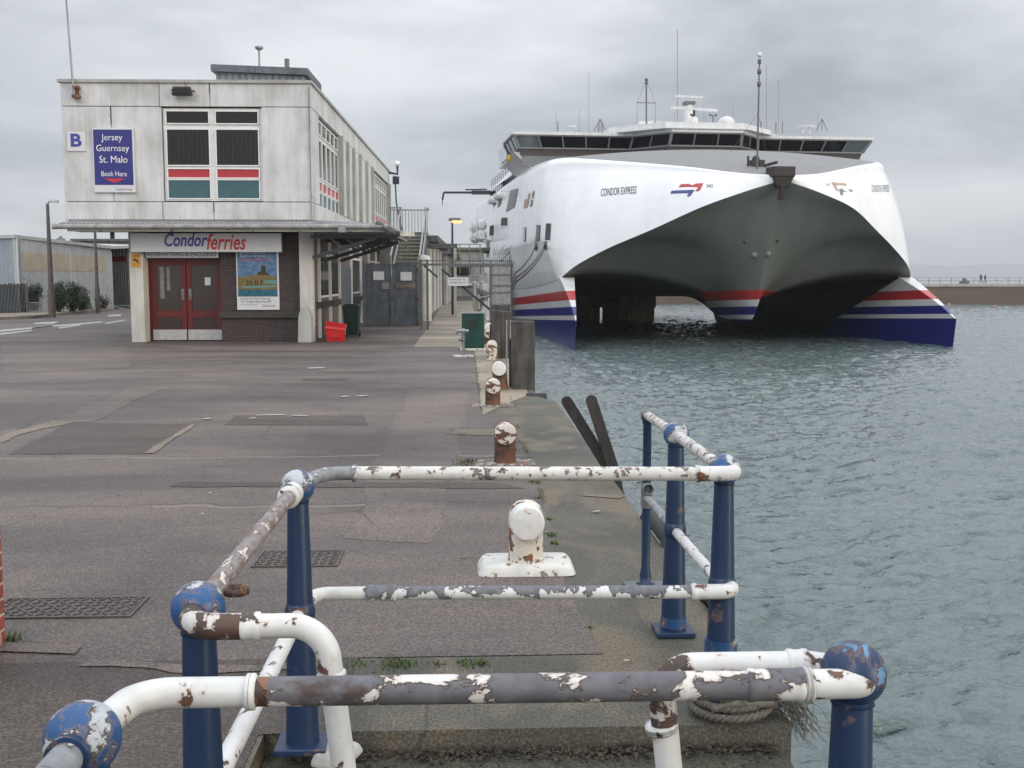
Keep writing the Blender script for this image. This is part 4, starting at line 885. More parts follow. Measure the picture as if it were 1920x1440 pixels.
# side ground floor
MB(BF).box((-.42, .32, 0), (-.2, LEN, zs-.05)).build('brick_wall', 'brick_grey', bld)
yy = [.35, 1.9, 4.1, 6.3, 9.5, 12.5, 15.5, 18.5, 21.5, 23.6]
for y in yy: MB(BF).box((-.2, y, 0), (-.12, y+.12, zs-.05)).build('post', 'white_frame', bld)
for i, (a, b_) in enumerate(zip(yy, yy[1:])):
    if i in (1, 2, 4, 6, 7):
        wf = MB(BF).box((-.2, a+.3, 1.15), (-.17, b_-.15, 2.45)).build('window', 'white_frame', bld); MB(BF).box((-.169, a+.38, 1.22), (-.16, (a+b_)/2+.05, 2.38)).build('pane', 'glass_dark', wf); MB(BF).box((-.169, (a+b_)/2+.13, 1.22), (-.16, b_-.23, 2.38)).build('pane', 'glass_dark', wf)
    elif i in (3, 5):
        d = MB(BF).box((-.2, a+.3, 0), (-.15, b_-.15, 2.1)).build('door', 'gate_paint', bld)
    MB(BF).box((-.2, a+.15, .86), (-.10, b_-.01, 1.04)).build('ledge', 'timber_dark', bld) if i not in (3, 5) else None
MB(BF).box((-.30, 8.6, .0), (-.05, 9.2, 0.75)).build('meter_box', 'render_grey', bld)
# canopy: sloping corrugated sheet round the front and the side
cn = thing('canopy', None, None); cn.parent = bld
GY, ZG, ZW = -.95, 3.115, fz(411)-.08
def corrug(p00, p01, p10, p11, n, amp, mat):
    rows = []
    p00, p01, p10, p11 = map(Vector, (p00, p01, p10, p11)); N = n*6
    for i in range(N+1):
        f = i/N; h_ = amp*math.sin(2*PI*i/6); rows.append([p00.lerp(p10, f)+Vector((0, 0, h_)), p01.lerp(p11, f)+Vector((0, 0, h_))])
    g_ = MB(BF); g_.grid(rows, True); o = g_.build('corrugated_sheet', mat, cn); md = o.modifiers.new('s', 'SOLIDIFY'); md.thickness = .012
XG = fx(97)+.5; XE = 2.05
corrug((XG, GY, ZG), (XG, .02, ZW+.03), (0, GY, ZG), (0, .02, ZW+.03), 62, .028, 'galv')
corrug((0, GY, ZG), (0, .02, ZW+.03), (XE, GY, ZG), (XE-1.2, .02, ZW-.03), 19, .028, 'galv')
corrug((XE, -.9, ZG), (.02, -.9+.9, ZW), (XE, 6.8, ZG), (.02, 6.8, ZW), 62, .028, 'galv')
t = MB(BF); t.tube([(XG-.12, GY-.06, ZG-.06), (XE+.05, GY-.06, ZG-.05)], .065, 10); t.tube([(XE+.07, GY-.1, ZG-.05), (XE+.07, 6.8, ZG-.05)], .06, 10); t.lathe([(.075, -.04), (.075, .04)], (XG-.1, GY-.06, ZG-.06), 10, axis=(1, 0, 0)); t.build('gutter', 'gutter', cn)
t = MB(BF); t.box((XG+.2, GY+.02, ZG-.18), (XE-.05, GY+.07, ZG-.05)); t.box((XE-.05, GY+.1, ZG-.18), (XE, 6.8, ZG-.06)); t.build('fascia', 'canopy_fascia', cn)
t = MB(BF); t.box((fx(640), GY-.16, ZG-.2), (fx(654), GY-.02, ZG-.02)); t.build('gutter_joint', 'gutter', cn)
t = MB(BF); t.box((XG+.25, -.85, ZG-.17), (fx(236), -.1, ZG-.12)); t.box((fx(236), GY+.1, ZG-.16), (XE-.1, -.3, ZG-.12)); t.box((.05, -.3, ZG-.16), (XE-.15, 6.7, ZG-.12)); t.build('ceiling_board', 'grey_dull', cn)
for y in (-.55, 2.2, 5.0):
    t = MB(BF); t.bar((.02, y, ZG-.30), (XE-.15, y, ZG-.28), .08, .1); t.bar((.06, y, fz(484)), (XE-.3, y, ZG-.32), .09, .1); t.bar((.55, y, ZG-.35), (.95, y, fz(468)), .06, .06); t.bar((.95, y, ZG-.35), (1.3, y, ZG-.6), .05, .05); t.build('bracket', 'steel_dark', cn)
t = MB(BF); t.tube([(XE-.25, GY-.05, ZG+.05), (XE+.08, GY-.1, ZG-.12), (XE+.1, 1.0, ZG-.2)], .07, 10); t.tube([(XE-.1, GY-.12, ZG-.05), (XE+.15, GY-.1, ZG-.2)], .05, 8); t.build('downpipe_elbow', 'roof_felt', cn)
MB(BF).box((XE+.1, .3, ZG-.25), (XE+.55, .8, ZG-.12), rz=.6).build('security_light', 'galv', cn)
# pipework and lamp on the office corner, end of the side wall
t = MB(BF); t.tube([(-.03, -.03, z_a), (-.04, -.03, z_d-.1)], .018, 8); t.tube([(.03, -.035, z_a), (.06, -.02, z_b+.1), (-.04, -.03, z_b+.2)], .012, 6); t.build('cable', 'gutter', bld)
t = MB(BF); t.tube([(.0, LEN-.2, z_d-.05), (.42, LEN-.2, z_d-.12), (.42, LEN-.2, z_d+.25)], .06, 8); t.tube([(.3, LEN-.2, z_d-.2), (.35, LEN-.2, z_d-1.5), (.7, LEN-.2, z_d-3.2), (.3, LEN-.2, z_d-3.6), (0, LEN-.2, z_d-3.4)], .035, 6); t.box((.2, LEN-.4, z_d-.6), (.5, LEN-.1, z_d-.25)); t.build('camera_bracket', 'steel_dark', bld); MB(BF).ball((.42, LEN-.2, z_d+.38), .14, 14).build('dome_camera', 'white_paint', bld)
# joint cable marks
PYF = 290
t = MB(BF)
for (px, py0, py1) in ((207, 200, 234), (394, 155, 175), (396, 380, 398)): t.tube([(fx(px)+.004*k*(-1)**k, -.006, fz(py0+(py1-py0)*k/5)) for k in range(6)], .009, 5)
t.build('loose_wire', 'joint', bld)
# floodlight
fl = thing('floodlight', 'rusty black floodlight on the office fascia above the window', 'floodlight', BF @ Vector((fx(346), 0, fz(180))))
MB(BF).box((fx(327), -.26, fz(182)), (fx(364), -.08, fz(166)), taper=.03).build('housing', 'timber_dark', fl, bevel=.02); MB(BF).box((fx(331), -.275, fz(179)), (fx(360), -.262, fz(170))).build('lens', 'glass_dark', fl)
t = MB(BF); t.bar((fx(325), -.14, fz(172)), (fx(369), -.14, fz(174)), .05); t.bar((fx(346), -.08, fz(174)), (fx(346), .0, fz(176)), .08); t.tube([(fx(352), -.1, fz(166)), (fx(350), -.12, fz(158)), (fx(348), .0, fz(153))], .012, 5); t.build('bracket', 'rusty', fl)
# signs
sg = thing('letter_sign', 'small white square sign with bold blue letter B on the office wall', 'sign', BF @ Vector((fx(140), -.02, fz(285))))
MB(BF).box((fx(123), -.03, fz(285)), (fx(158), -.002, fz(249))).build('board', 'sign_white', sg, bevel=.004); sign_text('B', 'letter_blue', sg, BF, fx(130), fx(151), fz(277), .345, -.033, offset=.035)
sg = thing('wall_sign', 'blue Jersey Guernsey St. Malo booking sign on the office wall', 'sign', BF @ Vector((fx(211), -.05, fz(362))))
b0 = MB(BF).box((fx(172), -.07, fz(362)), (fx(250), -.002, fz(242))); b0.build('board', 'sign_white', sg, bevel=.006)
MB(BF).box((fx(174), -.076, fz(348)), (fx(247), -.071, fz(245))).build('blue_panel', 'sign_blue', sg)
for (s_, a, b_, zb, h_) in (('Jersey', 189, 229, 269, .22), ('Guernsey', 179, 241, 289, .22), ('St. Malo', 184, 237, 307, .185), ('Book Here', 187, 235, 332, .135)): sign_text(s_, 'letter_white', sg, BF, fx(a), fx(b_), fz(zb), h_, -.079)
t = MB(BF); t.add([(fx(191), -.079, fz(336)), (fx(233), -.079, fz(336)), (fx(220), -.079, fz(341)), (fx(212), -.079, fz(344.5)), (fx(203), -.079, fz(341))], [(0, 4, 3, 2, 1)]); t.build('red_arrow', 'sign_red', sg)
sign_text('Condor', 'letter_blue', sg, BF, fx(213), fx(229), fz(358.5), .075, -.073, .2); sign_text('ferries', 'sign_red', sg, BF, fx(229.5), fx(244), fz(358.5), .075, -.073, .2)
PYF = 455
sg = thing('shop_sign', 'long white Condorferries name board over the office doors', 'sign', BF @ Vector((fx(385), -.2, fz(473))))
MB(BF).box((fx(243), -.22, fz(473)), (fx(525), -.05, fz(438))).build('board', 'sign_white', sg, bevel=.008)
sign_text('Condor', 'letter_blue', sg, BF, fx(307), fx(388), fz(463), .36, -.225, .25, offset=.022); sign_text('ferries', 'sign_red', sg, BF, fx(386), fx(460), fz(469), .43, -.225, .25, offset=.016)
t = MB(BF)
for x in (fx(262), fx(500)): t.box((x, -.05, fz(460)), (x+.08, .12, fz(450)))
t.build('bracket', 'steel_dark', sg)
PYF = 500
sg = thing('entrance_sign', 'narrow white RESERVATIONS & ENQUIRIES sign half hidden above the red doors', 'sign', BF @ Vector((fx(333), .2, fz(483))))
MB(BF).box((fx(265), .10, fz(483.5)), (fx(402), .16, fz(462))).build('board', 'sign_white', sg); sign_text('RESERVATIONS & ENQUIRIES', 'sign_ink', sg, BF, fx(268), fx(398), fz(482), .135, .096)
sg = thing('warning_sign', 'small yellow security camera sign on the white pillar', 'sign', BF @ Vector((fx(249), -.03, fz(500))))
MB(BF).box((fx(241), -.035, fz(501)), (fx(257), -.022, fz(476))).build('board', 'sign_yellow', sg); t = MB(BF); t.bar((fx(244), -.038, fz(486)), (fx(253), -.038, fz(490)), .004, .06); t.bar((fx(250), -.038, fz(490)), (fx(254), -.038, fz(494)), .004, .03); t.box((fx(243), -.039, fz(481)), (fx(255), -.036, fz(479.5))); t.build('camera_symbol', 'sign_ink', sg)
# poster
po = thing('poster', 'framed seaside travel poster with castle and paddlers on the dark brick wall', 'poster', BF @ Vector((fx(475), .05, fz(580))))
MB(BF).box((fx(436), .05, fz(581)), (fx(516), .098, fz(462))).build('frame', 'sign_white', po, bevel=.005)
px0, px1 = fx(438.5), fx(513)
m, b = begin('poster_sky'); v = oc(); s3 = nn('ShaderNodeSeparateXYZ'); nt.links.new(v, s3.inputs[0])
c = ramp(noise(scalev(v, (2, 1, 4)), 2.2, 5, .6), [(.4, (.05, .13, .27)), (.7, (.18, .28, .40))]); put(b, 'Base Color', c); put(b, 'Roughness', .3)
plain('poster_sand', (.20, .15, .06), .35, ns=12, amt=.5, bs=0); plain('poster_sea', (.03, .14, .21), .3, ns=8, amt=.6, bs=0); plain('poster_dark', (.04, .03, .02), .4, bs=0); plain('poster_aqua', (.12, .30, .32), .3, bs=0)
MB(BF).box((px0, .044, fz(519)), (px1, .049, fz(465))).build('sky_print', 'poster_sky', po); MB(BF).box((px0, .044, fz(543)), (px1, .049, fz(519))).build('sand_print', 'poster_sand', po); MB(BF).box((px0, .044, fz(556)), (px1, .049, fz(543))).build('sea_print', 'poster_sea', po)
t = MB(BF)
def fl_(pts, y=.041): t.add([(fx(a), y, fz(b_)) for a, b_ in pts], [tuple(range(len(pts)-1, -1, -1))])
fl_([(440, 521), (475, 514), (497, 516), (512, 520), (512, 524), (440, 525)]); t.build('dune_print', 'poster_sand', po)
t = MB(BF); fl_([(474, 515), (479, 509), (483, 509), (484, 498), (491, 498), (492, 509), (497, 514), (500, 516)], .038); t.build('castle_print', 'poster_dark', po)
for x, h_ in ((455, 10), (459, 9), (463, 10), (471, 11), (475, 10), (482, 8), (459, -9), (474, -8)): t = MB(BF); fl_([(x, 526 if h_ > 0 else 543), (x+2.4, 526 if h_ > 0 else 543), (x+2.0, (526 if h_ > 0 else 543)+abs(h_)), (x+.5, (526 if h_ > 0 else 543)+abs(h_))], .038); t.build('figure_print', 'poster_dark', po)
t = MB(BF); fl_([(488, 526), (513, 525), (513, 532), (492, 531)]); fl_([(445, 537), (512, 535), (512, 538), (450, 540)]); t.build('lagoon_print', 'poster_aqua', po)
sign_text('Jersey, Guernsey', 'letter_white', po, BF, fx(444), fx(492), fz(477), .085, .042); sign_text('Guernsey or Herm', 'letter_white', po, BF, fx(444), fx(492), fz(483), .08, .042); sign_text('from just £25 return', 'sign_red', po, BF, fx(444), fx(497), fz(490.5), .085, .042, offset=.01)
sign_text('Sail high speed from Weymouth', 'sign_ink', po, BF, fx(443), fx(500), fz(562.5), .07, .047); sign_text('Car + 2 adults return from £89', 'sign_ink', po, BF, fx(443), fx(500), fz(567.5), .07, .047); sign_text('Book online or by call', 'sign_ink', po, BF, fx(443), fx(474), fz(573), .045, .047)
sign_text('Condor', 'letter_blue', po, BF, fx(484), fx(497), fz(575.5), .07, .047, .2); sign_text('ferries', 'sign_red', po, BF, fx(497), fx(509), fz(575.5), .07, .047, .2)
# guard stone, bins
t = MB(BF); cx_ = fx(568); t.add([], []); pr = []
for i in range(13):
    a = PI*i/12; pr.append((cx_-.17*math.cos(a), .55+.42*math.sin(a)))
pr = [(cx_-.19, 0)]+pr+[(cx_+.19, 0)]; n = len(pr)
t.add([(x, -.42, z) for x, z in pr]+[(x, -.18, z) for x, z in pr], [tuple(range(n)), tuple(range(2*n-1, n-1, -1))]+[(i, n+i, n+(i+1) % n, (i+1) % n) for i in range(n)])
tag(t.build('guard_stone', 'render_grey', bevel=.03, loc=BF @ Vector((cx_, -.3, 0))), 'round-topped grey concrete guard stone at the office corner pillar', 'bollard')
g0 = gp(629, 641); gb = thing('grit_bin', 'bright red plastic grit bin with sloping lid beside the office wall', 'bin', g0, .05)
GFm = xf(g0, .05); t = MB(GFm); t.add([(-.24, 0, 0), (.24, 0, 0), (.24, .42, 0), (-.24, .42, 0), (-.26, -.03, .36), (.26, -.03, .30), (.26, .45, .42), (-.26, .45, .50)], [(3, 2, 1, 0), (4, 5, 6, 7), (0, 1, 5, 4), (1, 2, 6, 5), (2, 3, 7, 6), (3, 0, 4, 7)]); t.build('tub', 'red_plastic', gb, bevel=.02)
t = MB(GFm); t.add([(-.29, -.06, .36), (.29, -.06, .30), (.29, .48, .42), (-.29, .48, .50), (-.27, -.04, .44), (.27, -.04, .37), (.27, .46, .47), (-.27, .46, .56)], [(3, 2, 1, 0), (4, 5, 6, 7), (0, 1, 5, 4), (1, 2, 6, 5), (2, 3, 7, 6), (3, 0, 4, 7)]); t.build('lid', 'red_plastic', gb, bevel=.015); t = MB(GFm); t.box((-.12, -.05, .12), (.12, -.02, .2)); t.build('grip', 'red_plastic', gb); MB(GFm).box((.262, .1, .2), (.27, .16, .34)).build('sticker', 'sign_white', gb)
g1 = gp(659, 633); wbn = thing('wheelie_bin', 'dark green wheelie bin with closed lid behind the red grit bin', 'bin', g1)
GW = xf(g1); t = MB(GW); t.add([(-.19, .02, .06), (.19, .02, .06), (.19, .40, .06), (-.19, .40, .06), (-.24, -.05, .88), (.24, -.05, .88), (.24, .5, .88), (-.24, .5, .88)], [(3, 2, 1, 0), (4, 5, 6, 7), (0, 1, 5, 4), (1, 2, 6, 5), (2, 3, 7, 6), (3, 0, 4, 7)]); t.build('body', 'green_plastic', wbn, bevel=.02)
t = MB(GW); t.box((-.26, -.08, .88), (.26, .52, .93)); t.box((-.22, -.03, .93), (.22, .46, .97), taper=.04); t.build('lid', 'green_plastic', wbn, bevel=.015)
for sx in (-1, 1): t = MB(GW); t.lathe([(.10, -.03), (.10, .03)], (sx*.2, .42, .1), 16, axis=(1, 0, 0)); t.build('wheel', 'rubber', wbn)
MB(GW).tube([(-.2, .55, .85), (.2, .55, .85)], .018, 8).build('handle', 'green_plastic', wbn)
# ------------------------------------------------------------------ gates, stairs and yard beyond
ga, gb_ = gp(687, 611), gp(786, 611); GY0 = ga.y; gx0, gx1 = ga.x, gb_.x
gt = thing('double_gate', 'grey sheet-metal double gate with paper notices beside the office', 'gate', ((gx0+gx1)/2, GY0, 0))
zt = at(700, 494, GY0).z; gm = (gx0+gx1)/2-.02
for (a, b_) in ((gx0, gm-.015), (gm+.015, gx1-.05)):
    lf = MB().box((a, GY0, .03), (b_, GY0+.05, zt)).build('leaf', 'gate_paint', gt)
    t = MB()
    for bx in ((a, .03, a+.05, zt), (b_-.05, .03, b_, zt), (a+.05, zt-.05, b_-.05, zt), (a+.05, .03, b_-.05, .09)): t.box((bx[0], GY0-.02, bx[1]), (bx[2], GY0-.002, bx[3]))
    t.build('edge_frame', 'gate_paint', lf)
t = MB(); t.box((gx1-.04, GY0-.03, 0), (gx1+.06, GY0+.09, zt+.08)); t.box((gx0-.1, GY0-.03, 0), (gx0-.01, GY0+.09, zt+.05)); t.build('gate_post', 'steel_grey', gt)
for py in (505, 560, 608): p = at(787, py, GY0-.05); MB().lathe([(.045, -.05), (.045, .05)], (gx1-.02, GY0-.05, p.z), 8).build('hinge', 'rusty', gt)
for (a, b_, c_, d) in ((700, 509, 720, 525), (751, 510, 772, 526)):
    p0, p1 = at(a, d, GY0-.03), at(c_, b_, GY0-.03); MB().box((p0.x, GY0-.03, p0.z), (p1.x, GY0-.022, p1.z)).build('notice', 'sign_white', gt)
for (a, b_, c_, d, mt) in ((716, 529, 730, 542, 'galv'), (742, 530, 779, 541, 'concrete_tan')):
    p0, p1 = at(a, d, GY0-.03), at(c_, b_, GY0-.03); nt_ = MB().box((p0.x, GY0-.03, p0.z), (p1.x, GY0-.022, p1.z)).build('notice', mt, gt)
vs, fs = fit_text('KEEP', -.22, .22, .06); p0 = at(761, 534.6, GY0); MB().add([(p0.x+x, GY0-.034, p0.z+z) for x, z, e in vs], fs).build('lettering', 'sign_ink', gt)
vs, fs = fit_text('CLEAR', -.28, .28, .06); p0 = at(761, 540, GY0); MB().add([(p0.x+x, GY0-.034, p0.z+z) for x, z, e in vs], fs).build('lettering', 'sign_ink', gt)
# steel stair
sy = 47.0; st = thing('metal_staircase', 'external metal staircase with olive steps and grey railings above the gate', 'staircase', (at(775, 500, 42).x, 44, 0))
a = at(756, 437, sy+1.5); b_ = at(797, 437, sy+1.5); a2 = at(745, 500, 43.0); b2 = at(795, 500, 43.0); ztop = a.z; NS = 9
t = MB(); fz0 = at(770, 497, 43).z
for i in range(NS+3):
    f = i/NS; y0 = 43.0+(sy+.8-43.0)*f if i <= NS else 99; z = fz0+(ztop-fz0)*f
    if i > NS: continue
    t.box((a.x, y0, z-.2), (b_.x, y0+.06, z-.03)); t.box((a.x, y0+.02, z-.03), (b_.x, y0+.55, z)); MB().box((a.x, y0-.05, z-.05), (b_.x, y0+.015, z+.005)).build('nosing', 'galv', st)
t.build('tread', 'stair_green', st)
for k in range(1, 8):
    f = -k/NS; MB().box((a.x, 43.0+(sy+.8-43.0)*f, fz0+(ztop-fz0)*f-.2), (b_.x, 43.0+(sy+.8-43.0)*f+.5, fz0+(ztop-fz0)*f)).build('lower_tread', 'stair_green', st) if fz0+(ztop-fz0)*f > .1 and 43.0+(sy+.8-43.0)*f > 39 else None
t = MB()
for x in (a.x-.06, b_.x+.06): t.bar((x, 40.2, fz0-(ztop-fz0)*.7+.2), (x, sy+.8, ztop), .05, .26)
t.build('stringer', 'galv', st)
rz0 = .95
t = MB(); lx0, lx1 = at(728, 400, sy+1).x, at(802, 400, sy+1).x
for x in (a.x-.06, b_.x+.06):
    t.bar((x, 41.0, fz0-(ztop-fz0)*.5+rz0+.1), (x, sy+.7, ztop+rz0), .06, .06)
    t.tube([(x, 41.0, .5), (x, 41.0, fz0-(ztop-fz0)*.5+rz0+.1)], .03, 6); t.tube([(x, sy+.7, ztop), (x, sy+.7, ztop+rz0+.15)], .035, 6)
t.bar((lx0, sy+2.2, ztop+rz0+.12), (lx1, sy+2.2, ztop+rz0+.12), .05); t.bar((lx1, sy+.7, ztop+rz0+.12), (lx1, sy+2.2, ztop+rz0+.12), .05); t.bar((lx0, sy+.7, ztop+rz0+.12), (a.x, sy+.7, ztop+rz0+.12), .05)
t.build('handrail', 'galv', st)
t = MB(); x = lx0
while x < lx1: MB().tube([(x, sy+2.2, ztop+.02), (x, sy+2.2, ztop+rz0+.1)], .015, 4).build('baluster', 'galv', st); x += .14
x = lx0
while x < a.x: MB().tube([(x, sy+.7, ztop+.02), (x, sy+.7, ztop+rz0+.1)], .015, 4).build('baluster', 'galv', st); x += .14
MB().box((lx0, sy+.75, ztop-.15), (lx1, sy+2.3, ztop)).build('landing', 'galv', st)
t = MB()
for x, y in ((lx0+.1, sy+.9), (lx1-.1, sy+.9), (lx1-.1, sy+2.1), (lx0+.1, sy+2.1)): t.box((x-.05, y-.05, 0), (x+.05, y+.05, ztop-.15))
t.build('support_post', 'galv', st)
# low flat-roofed sheds running away along the quay
def shed(name, label, x1, y0, y1, zr, w_, mat, roof='roof_felt', cols=True):
    s_ = thing(name, label, 'building', (x1-w_/2, y0, 0)); fr = xf((x1, y0, 0), -.0165); L_ = y1-y0
    MB(fr).box((-w_, 0, 0), (0, L_, zr)).build('wall', mat, s_); MB(fr).box((-w_-.2, -.3, zr), (.55, L_+.2, zr+.28)).build('roof', roof, s_)
    y = .4; k = 0
    while y < L_-1 and cols:
        MB(fr).box((0, y, 0), (.14, y+.16, zr)).build('column', 'white_frame' if k % 2 else 'render_grey', s_)
        if k % 3 == 1: MB(fr).box((.0, y+.4, .1), (.05, y+1.5, 2.1)).build('door', 'gate_paint', s_)
        else: MB(fr).box((.0, y+.3, 1.1), (.04, y+1.7, 2.4)).build('window', 'glass_dark', s_)
        y += 2.1; k += 1
    return s_
shed('quay_shed', 'low flat-roofed quayside shed with white columns behind the staircase', at(800, 600, 49.5).x, 49.5, 66, at(800, 443, 49.5).z-.25, 7, 'render_grey')
shed('quay_shed', 'far flat-roofed shed beyond the first along the quay walkway', at(833, 590, 67.5).x, 67.5, 95, 3.2, 7, 'corr_grey')
s_ = shed('end_building', 'grey flat building closing the end of the quay walkway', at(908, 540, 100).x, 100, 112, at(880, 470, 100).z, 5, 'render_grey', cols=False)
for (z0_, z1_, mt) in ((1.0, 1.2, 'white_frame'), (3.0, 3.15, 'white_frame')): MB().box((at(852, 540, 99.8).x, 99.7, z0_), (at(905, 540, 99.8).x, 99.95, z1_)).build('band', mt, s_)
MB().box((at(856, 540, 99.8).x, 99.8, 2.0), (at(880, 540, 99.8).x, 99.95, 3.0)).build('window', 'glass_dark', s_)
t = MB(); yp = 72
for px in (845, 862, 880, 900): p = at(px, 457, yp); t.tube([(p.x, yp, 2.0), (p.x, yp, p.z)], .04, 5)
for py in (458, 467, 476): t.tube([at(843, py, yp), at(903, py, yp)], .035, 5)
tag(t.build('gangway_railing', 'stair_green'), 'thin olive railing of a high gangway left of the ferry stern', 'railing')
# small roadside cabin with lights on roofs beside stair
t = thing('covered_walkway', 'small grey lean-to canopy between the stairs and the shed', 'shelter', (at(822, 560, 47).x, 47, 0))
a = at(803, 445, 48.4); MB().box((a.x-.2, 48.2, 3.05), (a.x+1.3, 49.3, 3.25)).build('roof', 'roof_felt', t)
for x in (a.x, a.x+1.2): MB().box((x-.06, 48.2, 0), (x+.06, 48.32, 3.05)).build('post', 'render_grey', t)
a = at(712, 560, 44); cyl = MB(); cyl.lathe([(.28, 0), (.28, 2.45), (.22, 2.6), (.001, 2.65)], at(713, 560, 43)-Vector((0, 0, at(713, 560, 43).z)) if 0 else (at(803, 560, 43).x-.15, 43, 0), 18); tag(cyl.build('tank', 'render_white'), 'pale upright cylindrical tank just right of the grey gate', 'tank')
# security fence across the quay
FY = 36.0; sf = thing('security_fence', 'tall steel security fence with spikes and open gate across the quay', 'fence', (at(880, 600, FY).x, FY, 0))
X = lambda px, Y=FY: at(px, 500, Y).x
Zf = lambda py, Y=FY: at(880, py, Y).z
t = MB(); t.bar((X(788), FY, Zf(496)), (X(962), FY, Zf(496)), .07); t.bar((X(788), FY, Zf(489)), (X(962), FY, Zf(489)), .04); t.bar((X(840), FY, Zf(500)), (X(962), FY, Zf(500)), .04); t.build('top_rail', 'steel_grey', sf)
for px in (789, 801, 920, 958): t = MB(); t.box((X(px)-.04, FY-.04, 0), (X(px)+.04, FY+.04, Zf(487))); t.build('post', 'steel_grey', sf)
t = MB()
for px in np.arange(843, 960, 3.6): t.tube([(X(px), FY, Zf(499)), (X(px)+.01, FY, Zf(482 if px < 925 else 478))], [.018, .006], 4)
for px in np.arange(752, 788, 4): t.tube([(X(px), FY+1, Zf(496)), (X(px), FY+1, Zf(484))], [.018, .006], 4)
t.build('spike', 'steel_grey', sf)
t = MB(); t.bar((X(828), FY+.1, Zf(505)), (X(920), FY+.1, Zf(582)), .07); t.bar((X(795), FY+.1, Zf(498)), (X(820), FY+.1, Zf(520)), .06); t.build('brace', 'steel_dark', sf)
t = MB(); p0 = X(923); t.box((X(922), FY-.08, Zf(572)), (X(957), FY-.05, Zf(497))); t.build('sheet_panel', 'galv', sf)
t = MB()
for py in (497, 515, 535, 548, 571): t.bar((X(921), FY-.10, Zf(py)), (X(958), FY-.10, Zf(py)), .04)
t.bar((X(921), FY-.10, Zf(575)), (X(921), FY-.10, Zf(495)), .05); t.build('panel_frame', 'steel_grey', sf)
t = MB(); wx = X(958)
for k in range(22):
    z = Zf(497)-.095*k; y = FY-.05
    t.tube([(wx, y, z), (wx+.16, y-.02, z+.12)], [.014, .004], 4); t.tube([(wx, y, z), (wx+.10, y-.15, z+.1)], [.014, .004], 4)
for k in range(8): t.tube([(X(925)+k*.06, FY, Zf(478)), (X(925)+k*.08+.05, FY-.3, Zf(462)+.05*math.sin(k*2.1))], [.012, .004], 4)
t.bar((X(940), FY, Zf(490)), (X(956), FY, Zf(472)), .04); t.bar((X(956), FY, Zf(498)), (X(956), FY, Zf(472)), .04); t.build('side_spike', 'steel_grey', sf)
for (a, b_, c_, d, l, mt) in ((840, 520, 878, 536, 'wide white notice board hung in the security fence gateway', 'sign_white'), (880, 515, 904, 527, 'smaller grey notice board right of the white one in the fence', 'galv')):
    p0, p1 = at(a, d, FY-.1), at(c_, b_, FY-.1); s_ = thing('notice_board', l, 'sign', (p0.x, FY-.1, p0.z)); MB().box((p0.x, FY-.1, p0.z), (p1.x, FY-.07, p1.z)).build('board', mt, s_)
    for r, tx in enumerate(('RESTRICTED AREA', 'AUTHORISED PERSONS ONLY')):
        vs, fs = fit_text(tx, p0.x+.06, p1.x-.06, .05); MB().add([(x, FY-.104, p1.z-.10-.10*r+z) for x, z, e in vs], fs).build('lettering', 'sign_ink', s_)
    for x in (p0.x+.05, p1.x-.05): MB().tube([(x, FY-.08, p1.z), (x, FY-.02, Zf(497))], .008, 4).build('hanger', 'steel_dark', s_)
# orange lamp, lit
lp = at(848, 414, 50); lt = thing('street_lamp', 'lit orange street lamp on a dark pole over the quay walkway', 'street lamp', (lp.x, 50, 0))
MB().tube([(lp.x, 50, 0), (lp.x, 50, lp.z-.05)], [.07, .045], 8).build('pole', 'steel_dark', lt); MB().box((lp.x-.18, 49.85, lp.z), (lp.x+.42, 50.15, lp.z+.14), taper=.04).build('lamp_head', 'steel_grey', lt, bevel=.03)
m, b = begin('lamp_glow'); put(b, 'Base Color', (.9, .5, .2)); put(b, 'Emission Color', (1, .36, .09)); put(b, 'Emission Strength', 3.2)
t = MB(); t.box((lp.x+.0, 49.83, lp.z-.10), (lp.x+.42, 50.14, lp.z-.004), taper=-.02); t.build('lamp_glass', 'lamp_glow', lt, bevel=.03)
# green cabinet and standpipe
g0 = gp(887, 657); cbn = thing('electrical_cabinet', 'dark green metal cabinet on a white plinth near the quay edge', 'cabinet', g0); w2 = .27; hC = at(887, 588, g0.y).z
MB().box((g0.x-w2-.03, g0.y-.03, 0), (g0.x+w2+.03, g0.y+.5, .05)).build('plinth', 'plinth_white', cbn); MB().box((g0.x-w2, g0.y, .05), (g0.x+w2, g0.y+.45, hC)).build('body', 'cabinet_green', cbn, bevel=.008)
MB().box((g0.x-w2-.02, g0.y-.02, hC), (g0.x+w2+.02, g0.y+.47, hC+.03)).build('lid', 'galv', cbn); MB().box((g0.x-.12, g0.y-.006, hC-.36), (g0.x+.12, g0.y-.001, hC-.14)).build('door_panel', 'green_plastic', cbn)
g0 = gp(869, 669); sp_ = thing('standpipe', 'small grey water standpipe with tap on a white base', 'standpipe', g0)
MB().box((g0.x-.22, g0.y-.18, 0), (g0.x+.22, g0.y+.18, .03)).build('base', 'plinth_white', sp_); t = MB(); t.tube([g0+Vector((0, 0, .03)), g0+Vector((0, 0, .52))], .032, 10); t.lathe([(.05, 0), (.05, .05)], g0+Vector((0, 0, .40)), 10); t.build('pipe', 'galv', sp_)
t = MB(); t.tube([g0+Vector((-.15, 0, .57)), g0+Vector((.12, 0, .57))], .035, 8); t.ball(g0+Vector((0, 0, .57)), .06, 10); t.tube([g0+Vector((-.13, 0, .57)), g0+Vector((-.17, 0, .50))], .03, 8); t.build('tap', 'galv', sp_); t = MB(); t.tube([g0+Vector((0, -.02, .34)), g0+Vector((-.1, -.04, .38))], .015, 6); t.build('lever', 'rubber', sp_)
